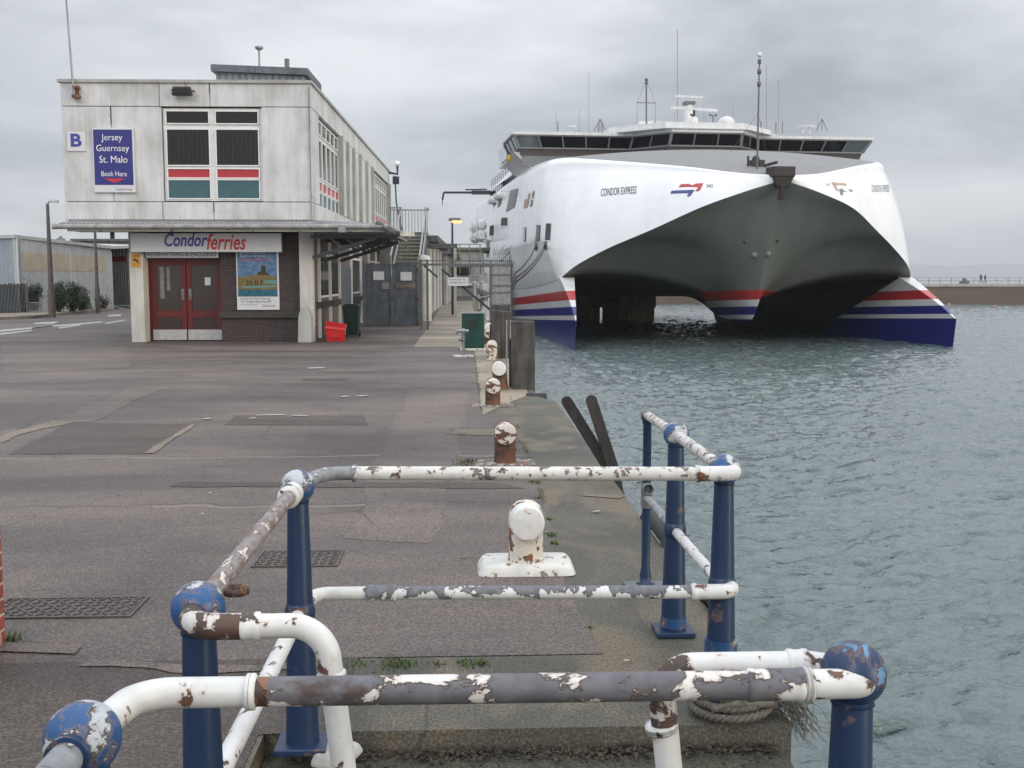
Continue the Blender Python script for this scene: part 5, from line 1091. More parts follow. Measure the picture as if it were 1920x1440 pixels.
# capstan / pump seen behind the fence
g0 = at(908, 572, 44); g0.z = 0; t = MB(); t.lathe([(.3, 0), (.3, .4), (.16, .5), (.16, 1.0), (.28, 1.1), (.28, 1.3), (.1, 1.5)], g0, 14); t.tube([g0+Vector((-.35, -.2, .2)), g0+Vector((-.35, -.2, .9)), g0+Vector((.3, -.2, 1.0))], .06, 8); tag(t.build('pump', 'galv'), 'grey metal pump standing behind the security fence', 'pump')
for i, (px, Y, h_) in enumerate(((889, 62, 1.4), (897, 55, 1.2), (903, 50, 1.5))):
    g_ = at(px, 560, Y); g_.z = 0; t = MB(); t.tube([g_, g_+Vector((0, 0, h_))], .09, 8); t.ball(g_+Vector((0, 0, h_)), .12, 8); tag(t.build('quay_post', 'render_grey'), ['farthest of the small white posts on the quay beyond the fence', 'middle small white post on the quay beyond the fence', 'nearest small white post on the quay beyond the fence'][i], 'post', 'white posts beyond the fence')
# timber fenders standing at the quay edge
def dolphin(label, px0, px1, pyt, pyb, Y, nb=2):
    a = at(px0, pyb, Y); b_ = at(px1, pyb, Y); zt_ = at(px0, pyt, Y).z; d = thing('timber_fender', label, 'fender', (a.x, Y, 0), 0, 'timber fender piles at the quay edge'); wB = (b_.x-a.x)/nb
    for k in range(nb): MB().box((a.x+wB*k+.004, Y, -3.6), (a.x+wB*(k+1)-.004, Y+.32, zt_+random.uniform(-.012, .012))).build('plank', 'timber', d, bevel=.012)
    MB().box((a.x-.02, Y+.33, -1), (b_.x+.02, Y+.45, zt_-.3)).build('backing_board', 'timber_dark', d)
    return d
dolphin('nearest tall grey timber fender standing at the quay edge', 959, 1003, 602, 738, 16.6, 1)
dolphin('wide weathered timber fender behind the nearest one', 921, 958, 583, 700, 23, 2)
dolphin('short timber fender under the grey fence panel', 923, 953, 572, 660, 27, 1)
ld = thing('quay_ladder', 'narrow steel ladder between two timber fenders', 'ladder', at(953, 720, 18.5)); a = at(950, 700, 18.5); b_ = at(957, 700, 18.5)
t = MB(); [t.tube([(x, 18.5, -3), (x, 18.5, at(950, 600, 18.5).z)], .012, 6) for x in (a.x, b_.x)]; t.build('stile', 'galv', ld); t = MB(); [t.tube([(a.x, 18.5, -2.8+.15*k), (b_.x, 18.5, -2.8+.15*k)], .01, 6) for k in range(20)]; t.build('rung', 'galv', ld)
t = MB(); p = gp(1012, 742); t.tube([(p.x-.2, p.y, -.05), (p.x+.10, p.y, -.05)], .09, 10); tag(t.build('rubber_fender', 'rubber'), 'black rubber end at the foot of the nearest timber fender', 'fender')
# ladder stringers leaning out over the water
def flatbar(label, pts, w_, grp='bent ladder grab bars'):
    t = MB(); t.tube([pts[0].lerp(pts[1], .0), pts[0]], .01, 3) if 0 else None
    for p, q_ in zip(pts, pts[1:]): t.bar(p, q_, w_, .05, up=(0, 1, 0))
    d = (pts[1]-pts[0]).normalized(); t.lathe([(w_/2, -.0235), (w_/2, .0235)], pts[0], 18, axis=(0, 1, 0))
    return tag(t.build('grab_bar', 'timber_dark', bevel=.006, loc=pts[-1]), label, 'ladder bar', grp)
YL = 9.4
flatbar('left dark grab bar leaning furthest over the water beside the quay', [at(1063, 753, YL), at(1142, 880, YL), at(1160, 960, YL)], .098)
flatbar('right dark grab bar rising steeply beside the quay edge', [at(1109, 751, YL-.1), at(1152, 885, YL-.1), at(1166, 965, YL-.1)], .098)
t = MB(); a = at(1150, 905, YL-.3); t.box((a.x-.07, YL-.35, -.6), (a.x+.02, YL-.3, a.z)); t.box((a.x-.0, YL-.3, -1.2), (a.x+.1, YL-.25, a.z-.08)); tag(t.build('ladder_plate', 'timber_dark', bevel=.008), 'dark upright steel plate at the foot of the crossed grab bars', 'ladder plate')
for i, (p0, p1) in enumerate((((1188, 968), (1228, 1030)), ((1296, 1120), (1332, 1170)))):
    a, b_ = gp(*p0), gp(*p1); t = MB(); t.tube([(QX+.02, a.y, -.12), (QX+.05, a.y-.1, .035), (QX+.05, b_.y+.1, .035), (QX+.02, b_.y, -.12)], .055, 12); tag(t.build('rubber_fender', 'rubber'), ['black rubber edge fender beside the thin rear railing post', 'black rubber edge fender between the two front blue posts'][i], 'fender')
# ------------------------------------------------------------------ left background
def lamp(label, px, pyb, pyt, r, head=True):
    g_ = gp(px, pyb); zt_ = at(px, pyt, g_.y).z; l = thing('lamp_post', label, 'lamp post', g_, 0, 'brown lamp posts behind the office')
    t = MB(); t.tube([g_, g_+Vector((0, 0, 1.2))], r*1.45, 10); t.tube([g_+Vector((0, 0, 1.2)), (g_.x, g_.y, zt_)], [r*1.1, r*.6], 10); t.build('pole', 'pole_brown', l)
    if head:
        t = MB(); t.tube([(g_.x, g_.y, zt_-.1), (g_.x+.05, g_.y, zt_+.08), (g_.x+.28, g_.y, zt_+.12)], .035, 8); t.build('arm', 'galv', l); t = MB(); t.box((g_.x+.12, g_.y-.1, zt_+.06), (g_.x+.48, g_.y+.1, zt_+.17), taper=.03); t.build('lamp_head', 'galv', l, bevel=.02)
lamp('tall brown lamp post in front of the shrubs, left of the office', 98, 595, 382, .11); lamp('thinner brown lamp post under the canopy near the white pillar', 184, 587, 400, .085)
wh = thing('warehouse', 'low white and pale blue clad warehouse behind the shrubs', 'building', at(37, 590, 52))
c0 = at(37, 590, 52); c1 = at(212, 582, 60); c0.z = c1.z = 0; zt0 = at(37, 441, 52).z; zt1 = at(212, 462, 60).z; cL = at(-260, 590, 62); cL.z = 0
d1 = (c1-c0).normalized(); ang = math.atan2(d1.y, d1.x); Lw = (c1-c0).length; FW = xf(c0, ang)
def wallq(fr, x0, x1, z0, z1a, z1b, y=0, th=.2): m_ = MB(fr); m_.add([(x0, y, z0), (x1, y, z0), (x1, y, z1b), (x0, y, z1a), (x0, y+th, z0), (x1, y+th, z0), (x1, y+th, z1b), (x0, y+th, z1a)], [(0, 1, 2, 3), (7, 6, 5, 4), (3, 2, 6, 7), (0, 3, 7, 4), (1, 5, 6, 2)]); return m_
wallq(FW, 0, Lw, 0, zt0, zt1).build('long_wall', 'clad_white', wh)
ztan0, ztan1 = at(60, 508, 53).z, at(60, 473, 53).z
wallq(FW, .4, Lw*.93, ztan0, ztan1, ztan1-.1, y=-.012, th=.01).build('tan_cladding', 'clad_tan', wh)
d2 = (cL-c0); wallq(xf(c0, math.atan2(d2.y, d2.x)), 0, d2.length, 0, zt0, zt0+.1, y=-.2).build('end_wall', 'clad_blue', wh)
for f in (.0, .52, .995): MB(FW).box((Lw*f-.03, -.05, 0), (Lw*f+.03, -.001, zt0-.6 if f > .4 else zt0-.05)).build('downpipe', 'white_frame', wh)
r_ = MB(); r_.add([c0+Vector((0, -.15, zt0+.02)), c1+Vector((.2, -.15, zt1+.02)), c1+Vector((0, 12, zt1+.5)), c0+Vector((-10, 22, zt0+.6)), cL+Vector((0, -.1, zt0+.1))], [(0, 1, 2, 3, 4)]); ro_ = r_.build('roof', 'clad_white', wh); md = ro_.modifiers.new('s', 'SOLIDIFY'); md.thickness = .16
g2 = thing('rear_shed', 'grey corrugated shed with dark roller shutter behind the white warehouse', 'building', at(212, 580, 62)); a = at(140, 580, 66); b_ = at(330, 580, 66)
MB().box((a.x, 66, 0), (b_.x, 74, at(212, 452, 66).z)).build('wall', 'corr_grey', g2); p0, p1 = at(212, 577, 65.9), at(236, 490, 65.9); MB().box((p0.x, 65.85, 0), (p1.x, 65.98, p1.z)).build('roller_shutter', 'shutter', g2)
t = MB(); t.box((p0.x-.12, 65.8, 0), (p0.x, 66.1, p1.z+.1)); t.box((p0.x-.7, 65.8, 0), (p0.x-.25, 65.98, 2.4)); t.build('door_frame', 'white_frame', g2); MB().box((p0.x, 65.8, p1.z), (p1.x, 66, p1.z+.3)).build('lintel', 'door_red', g2); MB().box((p0.x-.62, 65.75, 0), (p0.x-.3, 65.79, 2.3)).build('side_door', 'joint', g2)
MB().box((a.x, 65.7, at(212, 452, 66).z), (b_.x, 74.2, at(212, 448, 66).z)).build('roof', 'roof_felt', g2)
t = MB(); p = at(224, 578, 64); t.tube([at(213, 575, 63)+Vector((0, 0, .0)), at(243, 582, 60)], .04, 6); t.tube([at(213, 573, 63), at(243, 573, 62)], .03, 6); tag(t.build('barrier', 'white_paint'), 'low white pole barrier before the roller shutter', 'barrier')
pf = thing('picket_fence', 'dark weathered board fence at the left edge before the warehouse', 'fence', gp(25, 592)); t = MB(); fa = gp(-60, 594); fb = gp(50, 591); zt_ = at(30, 532, fa.y).z; n = 40
for k in range(n): p = fa.lerp(fb, k/n); t.box((p.x, p.y, .12), (p.x+(fb.x-fa.x)/n*.9, p.y+.03, zt_+random.uniform(-.05, .03)))
t.build('board', 'board_black', pf); t = MB()
for z in (.4, 1.3): t.bar(fa+Vector((0, -.03, z)), fb+Vector((0, -.03, z)), .05)
t.build('rail', 'pole_brown', pf); t = MB(); t.box((fb.x, fb.y-.05, 0), (fb.x+.08, fb.y+.05, zt_)); t.build('post', 'pole_brown', pf)
t = MB(); a, b_ = gp(56, 592), gp(78, 592)
for k in range(9): x = a.x+(b_.x-a.x)*k/8; t.tube([(x, a.y, 0), (x, a.y, .62)], .015, 4)
t.bar((a.x, a.y, .6), (b_.x, a.y, .6), .04); tag(t.build('small_railing', 'galv'), 'short low grey railing between the board fence and the shrubs', 'railing')
# raised bed with kerb
ks = MB(); k0 = [gp(*p) for p in [(-80, 603), (60, 598), (110, 592), (205, 583), (205, 577), (-80, 583)]]; ks.prism([(p.x, p.y) for p in k0], 0, .13); struct(ks, 'verge_kerb', 'concrete_tan')
def shrub(label, px, pyb, w_, h_, dens, seed, mat='leaf_green', cat='shrub'):
    r = random.Random(seed); g_ = gp(px, pyb); s_ = thing('shrub', label, cat, g_, 0, 'shrubs along the warehouse wall'); t = MB(); stm = MB(); tips = []
    for k in range(9):
        a = r.uniform(0, 2*PI); q_ = g_+Vector((math.cos(a)*w_*.42*r.random(), math.sin(a)*.3, h_*r.uniform(.55, 1.0))); stm.tube([g_+Vector((r.uniform(-.1, .1), 0, 0)), g_.lerp(q_, .5)+Vector((r.uniform(-.1, .1), 0, 0)), q_], [.025, .018, .006], 4)
        for j in range(3): tips.append((g_.lerp(q_, r.uniform(.35, 1.0)), r.uniform(.16, .34)))
    for k in range(dens):
        c_, rr_ = r.choice(tips); v_ = Vector((r.gauss(0, 1), r.gauss(0, 1), r.gauss(0, 1))).normalized()*rr_*r.random()**.4; p = c_+v_
        if p.z < .03: continue
        u_ = Vector((r.gauss(0, 1), r.gauss(0, 1), r.gauss(0, 1))).normalized(); w3 = u_.orthogonal().normalized(); e = r.uniform(.03, .06); t.add([p-u_*e, p+w3*e*.5, p+u_*e, p-w3*e*.5], [(0, 1, 2, 3)])
    t.build('foliage', mat, s_); stm.build('stem', 'bark', s_)
shrub('bushy dark shrub left of the tall lamp post', 66, 588, .9, 1.45, 1500, 1); shrub('broad dark green shrub directly behind the tall lamp post', 108, 590, 1.5, 1.5, 2600, 2); shrub('dense shrub between the lamp post and leaning pallet', 134, 589, 1.4, 1.45, 2600, 3)
shrub('low sparse weedy shrub beside the leaning pallet', 152, 587, 1.1, 1.0, 1400, 4); shrub('straggly brownish weed clump near the thinner lamp post', 195, 583, .8, .8, 500, 5, 'leaf_brown'); shrub('thin bare twiggy bush by the warehouse corner', 48, 588, .7, 2.6, 120, 6, 'leaf_brown')
pl = thing('leaning_pallet', 'grey wooden pallet leaning against the warehouse shrubs', 'pallet', gp(165, 585)); a = gp(170, 585); f = Vector((-.55, .5, 1.25)); t = MB()
for k in range(6): o_ = Vector((-.1*k+.1, .0, 0)); t.bar(a+o_*1.1+Vector((0, 0, .02)), a+o_*1.1+f, .085, .03, up=(0, 1, 0))
t.build('slat', 'timber', pl); t = MB()
for k in (.1, .5, .9): t.bar(a+f*k+Vector((.2, .04, 0)), a+f*k+Vector((-.5, .04, 0)), .07, .05)
t.build('bearer', 'timber', pl)
a = at(112, 445, 62); t = MB(); t.box((a.x-.2, 62, a.z-.8), (a.x+.15, 62.4, a.z-.05)); t.lathe([(.1, 0), (.1, .12)], (a.x-.03, 62.2, a.z-.05), 8); tag(t.build('roof_vent', 'grey_dull'), 'small grey box vent on the warehouse roof', 'vent')
a = at(201, 452, 66); t = MB(); t.lathe([(.14, 0), (.14, 1.0), (.18, 1.0), (.18, 1.15)], (a.x, 67, a.z-.1), 10); tag(t.build('chimney_pipe', 'steel_dark'), 'short dark chimney pipe on the grey rear shed', 'chimney')
# brick pier at the left edge
g0 = gp(0, 1207); bp = thing('brick_pier', 'red brick pier with a pale rendered cap at the left edge of the quay', 'pier', g0); g0 = g0-Vector((0, .36, 0)); bp.location = g0; zt_ = at(0, 880, g0.y+.36).z; zc = at(0, 836, g0.y+.36).z; xr = at(9, 1207, g0.y).x
xr = at(11, 1207, g0.y+.36).x; MB().box((xr-.45, g0.y, 0), (xr, g0.y+.36, zt_)).build('brick_shaft', 'brick_red', bp); MB().box((xr-.46, g0.y-.01, zt_), (xr+.002, g0.y+.365, zc)).build('cap', 'concrete_tan', bp, bevel=.03)
# ------------------------------------------------------------------ ironwork covers
def cover(label, pts, diamond=False):
    p = [gp(*q_) for q_ in pts]; x0 = min(v_.x for v_ in p); x1 = max(v_.x for v_ in p); y0 = min(v_.y for v_ in p); y1 = max(v_.y for v_ in p)
    c_ = thing('manhole_cover', label, 'manhole cover', ((x0+x1)/2, (y0+y1)/2, 0), 0, 'iron covers in the asphalt'); MB().box((x0, y0, .005), (x1, y1, .010)).build('plate', 'iron_cover', c_); t = MB(); s_ = .045; n1 = int((x1-x0)/s_); n2 = int((y1-y0)/s_)
    for i in range(n1):
        for j in range(n2):
            cx, cy = x0+(i+.5)*(x1-x0)/n1, y0+(j+.5)*(y1-y0)/n2; a = .9 if (i+j) % 2 else -.9; dx, dy = math.cos(a)*.019, math.sin(a)*.019; t.bar((cx-dx, cy-dy, .0135), (cx+dx, cy+dy, .0135), .011, .007)
    t.build('tread_stud', 'iron_cover', c_); fr = MB()
    for (a, b_, c2, d) in ((x0-.025, y0-.025, x1+.025, y0-.008), (x0-.025, y1+.008, x1+.025, y1+.025), (x0-.025, y0-.008, x0-.008, y1+.008), (x1+.008, y0-.008, x1+.025, y1+.008)): fr.box((a, b_, .005), (c2, d, .014))
    fr.build('rim', 'iron_cover', c_)
cover('large patterned iron cover in the asphalt by the brick pier', [(8, 1157), (238, 1157), (20, 1128)]); cover('smaller patterned iron cover behind the second blue post', [(480, 1062), (626, 1062), (500, 1038)])
# grass tufts in the joints
gr = MB(); r = random.Random(3)
for (px, py, n, w_, h_) in [(880, 867, 70, .13, .09), (868, 873, 40, .10, .06), (945, 800, 30, .08, .05), (845, 808, 30, .06, .04), (960, 845, 60, .08, .05), (975, 830, 30, .05, .04), (985, 862, 25, .04, .04), (1000, 905, 40, .05, .05), (1010, 935, 30, .03, .04), (1028, 975, 30, .03, .04), (1036, 1005, 40, .03, .05), (1040, 1020, 30, .02, .05), (775, 843, 40, .06, .03), (668, 1246, 60, .05, .025), (740, 1245, 110, .07, .035), (760, 1246, 60, .04, .03), (820, 1246, 40, .04, .02), (875, 1245, 70, .05, .03), (903, 1245, 60, .03, .035), (870, 1050, 40, .05, .02), (12, 1205, 90, .05, .09), (490, 1258, 50, .03, .03), (895, 700, 40, .1, .05), (893, 680, 40, .1, .05), (890, 720, 30, .06, .04), (420, 1365, 0, .1, .1), (8, 598, 0, .1, .1), (1105, 1178, 25, .02, .02), (1250, 1150, 0, .01, .01)]:
    c_ = gp(px, py)
    for k in range(n):
        p = c_+Vector((r.gauss(0, w_*.6), r.gauss(0, w_*.6), 0)); a = r.uniform(0, 2*PI); l = h_*.55*r.uniform(.4, 1.1); e = Vector((math.cos(a), math.sin(a), 0)); s_ = Vector((-e.y, e.x, 0))*.004
        gr.add([p-s_, p+s_, p+e*l*.4+s_*.6+Vector((0, 0, l*.7)), p+e*l*.4-s_*.6+Vector((0, 0, l*.7)), p+e*l*.8+Vector((0, 0, l))], [(0, 1, 2, 3), (3, 2, 4)])
# moss line along the asphalt edge
for k in range(900):
    y = r.uniform(7.2, 12.5) if k < 500 else r.uniform(13.5, 22); x = .61 if y < 13 else .215; 
    if math.sin(y*3.1)+math.sin(y*7.7) < .1: continue
    p = Vector((x+r.gauss(0, .014), y, .004)); a = r.uniform(0, 2*PI); l = r.uniform(.012, .035); e = Vector((math.cos(a), math.sin(a), 0)); s_ = Vector((-e.y, e.x, 0))*.004
    gr.add([p-s_, p+s_, p+e*l+Vector((0, 0, l*.8))], [(0, 1, 2)])
g_ = gr.build('grass', 'grass'); g_['kind'] = 'stuff'; tag(g_, 'small green grass tufts growing in the quay joints', 'grass')
lf = MB()
for k in range(1500):
    p = Vector((r.uniform(-.7, 1.2), 3.985-abs(r.gauss(0, .06)), -.082+r.random()*.02)); a = r.uniform(0, 2*PI); e = Vector((math.cos(a), math.sin(a), r.uniform(-.3, .5)))*r.uniform(.005, .016); s_ = Vector((-e.y, e.x, r.uniform(0, .01)))*.5; lf.add([p-e, p+s_, p+e, p-s_], [(0, 1, 2, 3)])
g_ = lf.build('leaf_litter', 'leaf_brown'); g_['kind'] = 'stuff'; tag(g_, 'brown dead leaves and grit gathered below the quay step', 'leaf litter')
t = MB(); a = Vector((-.48, 3.84, -.05)); t.add([a+Vector(v_) for v_ in ((-.10, -.08, .02), (.03, -.10, 0), (.10, .05, .02), (-.05, .10, .03), (-.08, -.06, .075), (.02, -.08, .05), (.08, .04, .06), (-.03, .08, .085))], [(3, 2, 1, 0), (4, 5, 6, 7), (0, 1, 5, 4), (1, 2, 6, 5), (2, 3, 7, 6), (3, 0, 4, 7)]); tag(t.build('loose_stone', 'render_grey', bevel=.015), 'broken piece of stone lying at the foot of the quay step', 'stone')
# ------------------------------------------------------------------ bollards
def bollard(label, px, pyb, wpx, pyt, head, neck, plinth=True, yaw=0, lean=0, hd=.06, nm='mooring_bollard', ph=.03):
    g_ = gp(px, pyb); R = wpx/2000*g_.y/2; zt_ = at(px, pyt, g_.y).z; rh = R*1.03; b_ = thing(nm, label, 'bollard', g_, yaw, 'bollards along the quay edge'); fr = xf(g_, yaw) @ Matrix.Rotation(lean, 4, 'Y')
    hz_ = .0
    if plinth:
        w_ = R*2.8; m_ = MB(xf(g_, yaw)); n = 72; rows = []
        for (e, z) in ((1.0, .0045), (.98, ph*.35), (.93, ph*.75), (.88, ph), (.3, ph+.002)):
            rows.append([Vector((math.copysign(abs(math.cos(2*PI*k/n))**.22, math.cos(2*PI*k/n))*w_*e, math.copysign(abs(math.sin(2*PI*k/n))**.22, math.sin(2*PI*k/n))*R*1.75*e, z)) for k in range(n+1)])
        m_.grid(rows, True, flip=True); m_.sheet([(p.x, p.y) for p in rows[-1][:-1]], ph+.0015); m_.build('plinth', plinth, b_); hz_ = ph
    zc_ = zt_-rh*1.04
    MB(fr).lathe([(R*1.06, hz_*.8), (R*1.02, hz_+.02), (R*1.0, hz_+.05), (R*1.0, zc_+R*.1), (R*.95, zc_+R*.42), (R*.8, zc_+R*.72), (R*.5, zc_+R*.95), (.001, zc_+R*1.06)], (0, 0, 0), 32).build('post', neck, b_)
    rh = R*.985; prof = [(rh*.9, -hd*.5), (rh, 0), (rh, R*.95+hd), (rh*.985, R+hd), (rh*.94, R*1.04+hd), (rh*.86, R*1.06+hd), (.001, R*1.07+hd)]
    MB(fr).lathe(prof, (0, 0, zc_), 36, axis=(0, -1, 0)).build('head', head, b_); return b_
bollard('nearest bollard, freshly white painted, on a broad white plinth', 986, 1067, 66, 936, 'bollard_head_white', 'bollard_neck', 'plinth_white', ph=.06)
bollard('second bollard with flaking white face and rusty neck on a cracked plinth', 947, 868, 41, 788, 'bollard_head_worn', 'bollard_rust', 'plinth_worn', ph=.012)
bollard('third bollard with streaked white head on a low plinth', 924, 760, 28.5, 707, 'bollard_head_worn', 'bollard_rust', 'plinth_worn', ph=.012)
bollard('leaning bollard with yellowish rust next to the timber fender', 940, 730, 27, 675, 'bollard_head_white', 'bollard_rust', None, lean=-.12)
bollard('fifth bollard with cream post and rusty foot near the green cabinet', 922, 674, 21, 637, 'bollard_head_worn', 'bollard_neck', None)
bollard('small bollard just behind the fifth one near the green cabinet', 916, 645, 17, 616, 'bollard_head_worn', 'bollard_rust', None)
bollard('farthest visible white-capped bollard near the fence panel', 916, 630, 16, 605, 'bollard_head_white', 'bollard_neck', None)
# ------------------------------------------------------------------ pipe railings
DR = .7585; HR = EYE-DR; HL = .52
RB = .062; RP = .0272
def bp_(px, py): 
    d = ray(px, py); k = (HR-EYE)/d.z; return Vector((d.x*k, d.y*k, HR))
PA, PB, PC, PD, PE, PG = bp_(155, 1385), bp_(372, 1140), bp_(558, 912), bp_(1358, 880), bp_(1268, 815), bp_(1600, 1262)
def arc(c0, c1, c2, r, n=8):
    """fillet at c1 between legs c1->c0 and c1->c2"""
    c0, c1, c2 = map(Vector, (c0, c1, c2)); a = (c0-c1).normalized(); b_ = (c2-c1).normalized(); ang = a.angle(b_); d = r/math.tan(ang/2); p0 = c1+a*d; p2 = c1+b_*d; ce = c1+(a+b_).normalized()*(r/math.sin(ang/2)); out = []
    v0 = p0-ce; v2 = p2-ce; th = v0.angle(v2)
    for i in range(n+1):
        f = i/n; out.append(ce+(v0*math.sin((1-f)*th)+v2*math.sin(f*th))/math.sin(th))
    return out
def post(par, p, zb=0, full=True, plate=True, foot=None, ball='ball_blue', r0=.036, r1=.062, low=True):
    c = Vector((p.x, p.y, zb)); H_ = p.z-zb
    prof = [(r1, .03), (r1*.97, .08)]+[(r1*.96+(r0*1.06-r1*.96)*f, .10+(H_-.16)*f) for f in [i/10 for i in range(11)]]+[(r0*1.02, H_-.045), (r0*.9, H_-.03)]
    po_ = MB().lathe(prof, c, 28).build('post', 'post_blue', par)
    zz_ = HL-zb
    if low:
        rr_ = .0555; MB().lathe([(.04, -.052), (.050, -.035), (rr_, -.012), (rr_, .012), (.050, .035), (.04, .05)], (p.x, p.y, HL), 28).build('collar', 'post_blue', po_)
    MB().ball(p, RB, 36).build('ball', ball, po_)
    MB().lathe([(r0*.95, -.062), (r0*1.16, -.058), (r0*1.1, -.045)], p, 28).build('neck_ring', 'post_blue', po_)
    if plate: MB().box((p.x-.095, p.y-.085, zb+.003), (p.x+.095, p.y+.085, zb+.03)).build('base_plate', 'post_blue', po_, bevel=.006)
    if foot: MB().lathe([(r1*1.035, .04), (r1*1.03, foot)], c, 28).build('worn_foot', 'foot_blue', po_)
    return po_
def sleeve(par, p, q_, r=.032, mat='rail_white_clean'):
    p, q_ = Vector(p), Vector(q_); d = q_-p; t = MB(); L_ = d.length; t.lathe([(RP*.98, 0), (r, .004), (r, .012), (r*.95, .016), (r*.95, L_-.016), (r, L_-.012), (r, L_-.004), (RP*.98, L_)], p, 24, axis=d); t.build('pipe_sleeve', mat, par)
R1 = thing('near_railing', 'nearest waterside railing with peeling grey crossbar and two blue ball posts', 'railing', (PA.x, PA.y, -.085))
post(R1, PA, -.085); post(R1, PG, -.085, ball='ball_blue_dark')
yA = PA.y+.17; zf_ = HR-.004
s0 = Vector((PA.x+.0, PA.y, HR)); e1 = Vector((PA.x+.115, yA+.045, zf_)); e2 = Vector((PG.x+.012, yA+.03, zf_))
el = arc(s0+Vector((0, .02, 0)), (PA.x+.035, yA+.03, zf_), e1+Vector((.4, 0, 0)), .075)
MB().tube([s0+Vector((.005, .02, 0))]+el+[Vector((PA.x+.235, yA+.03, zf_))], RP*1.04, 24).build('elbow', 'rail_white_clean', R1)
xs0 = PA.x+.235
sleeve(R1, (xs0-.01, yA+.03, zf_), (xs0+.012, yA+.03, zf_), .034); MB().tube([(xs0+.012, yA+.03, zf_), (xs0+.035, yA+.03, zf_)], RP*.99, 24).build('rusty_band', 'rusty', R1)
ec = arc((0, yA+.03, zf_), (PG.x+.037, yA+.02, zf_), (PG.x+.03, PG.y+.05, zf_), .055)
MB().tube([(xs0+.035, yA+.03, zf_), (PG.x-.13, yA+.022, zf_)], RP, 28).build('crossbar', 'rail_mostly_grey', R1)
sleeve(R1, (PG.x-.22, yA+.023, zf_), (PG.x-.11, yA+.021, zf_), .0315, 'rail_mostly_grey')
MB().tube([(PG.x-.11, yA+.021, zf_)]+ec+[Vector((PG.x+.02, PG.y-.01, zf_))], RP*1.03, 24).build('elbow', 'rail_white_clean', R1)
sleeve(R1, (PG.x-.112, yA+.021, zf_), (PG.x-.095, yA+.021, zf_), .033)
# pipe coming back toward the near side from the first ball
MB().tube([PA+Vector((0, -.04, 0)), PA+Vector((.0, -.9, 0)), PA+Vector((.0, -1.45, 0))], RP, 24).build('side_rail', 'rail_bare_grey', R1); MB().lathe([(RP*1.3, -.075), (RP*1.25, -.058), (RP*1.05, -.052)], PA, 24, axis=(0, 1, 0)).build('joint_ring', 'ball_blue_dark', R1)
Pz = PA+Vector((0, -1.45, 0)); post(R1, Pz, -.085)
# return loop on the water side
lx = at(1238, 1243, PG.y+.05).x; yG = PG.y+.055; zG = HR-.002
lp_ = arc((PG.x, yG, zG), (lx+.002, yG, zG), (lx+.035, yG, zG-.6), .06, 10)
MB().tube([(PG.x-.02, PG.y+.03, zG), (PG.x-.07, yG, zG)]+lp_+[Vector((lx+.115, yG, -.08))], RP*.98, 24).build('return_loop', 'rail_white_patchy', R1)
sleeve(R1, (lx+.004, yG, zG-.115), (lx+.007, yG, zG-.13), .033); sleeve(R1, (PG.x-.115, yG, zG), (PG.x-.07, yG, zG), .031, 'rail_white_patchy')
MB().lathe([(RP*1.6, 0), (RP*1.6, .02)], (lx+.115, yG, -.08), 20).build('floor_flange', 'post_blue', R1)
# far railing
R2 = thing('quayside_railing', 'white pipe railing on tapered blue posts crossing the quay end', 'railing', (PC.x, PC.y, 0))
post(R2, PB, -.085, foot=None); pc_ = post(R2, PC, 0); post(R2, PD, 0, plate=False, foot=.30, ball='ball_blue', r1=.064); post(R2, PE, 0, foot=.09)
# B to C top rail and low rail
MB().tube([PB, PC], RP*.92, 24).build('top_rail', 'rail_brown', R2); dBC = (PC-PB).normalized()
sleeve(R2, PC-dBC*.20, PC-dBC*.115, .040, 'rail_white_clean'); sleeve(R2, PC-dBC*.115, PC-dBC*.055, .028, 'rail_bare_grey'); sleeve(R2, PB+dBC*.052, PB+dBC*.085, .033, 'rail_white_chips')
lo = lambda p: Vector((p.x, p.y, HL))
MB().tube([lo(PB), lo(PC)], RP, 24).build('lower_rail', 'rail_white_clean', R2)
MB().lathe([(RP*1.25, -.062), (RP*1.2, -.05)], lo(PC), 20, axis=dBC).build('joint_ring', 'rusty', R2)
# C to D
yC = PC.y+.26; zc_ = HR-.001
xc = PC.x+.19
MB().tube([PC+Vector((0, .03, 0))]+arc(PC+Vector((0, .0, 0)), (PC.x+.06, yC, zc_), (PC.x+1, yC, zc_), .09)+[Vector((xc, yC, zc_))], RP, 24).build('elbow', 'rail_bare_grey', R2)
xd = PD.x+.02; yD = PD.y-.085
MB().tube([(xc, yC, zc_), (xd-.14, yD, zc_)], RP*1.01, 24).build('top_crossbar', 'rail_white_chips', R2)
MB().tube([(xd-.14, yD, zc_)]+arc((0, yD, zc_), (xd+.01, yD, zc_), (xd, PD.y+.1, zc_), .05)+[Vector((xd-.005, PD.y-.02, zc_))], RP*1.1, 24).build('elbow', 'rail_white_clean', R2)
sleeve(R2, (xc-.022, yC, zc_), (xc, yC, zc_), .034, 'rail_bare_grey'); sleeve(R2, (xd-.155, yD, zc_), (xd-.135, yD, zc_), .034)
MB().tube([lo(PC)]+arc(lo(PC), (PC.x+.02, yC-.03, HL), (PC.x+1, yC-.03, HL), .07)+[Vector((PC.x+.24, yC-.03, HL))], RP*.98, 24).build('elbow', 'rail_white_clean', R2)
xq = PC.x+.24; sleeve(R2, (xq-.02, yC-.03, HL), (xq+.10, yC-.03, HL), .0335, 'rail_grey_top')
MB().tube([(xq+.09, yC-.03, HL), (xd-.15, yD, HL)], RP*.97, 24).build('lower_crossbar', 'rail_grey_top', R2)
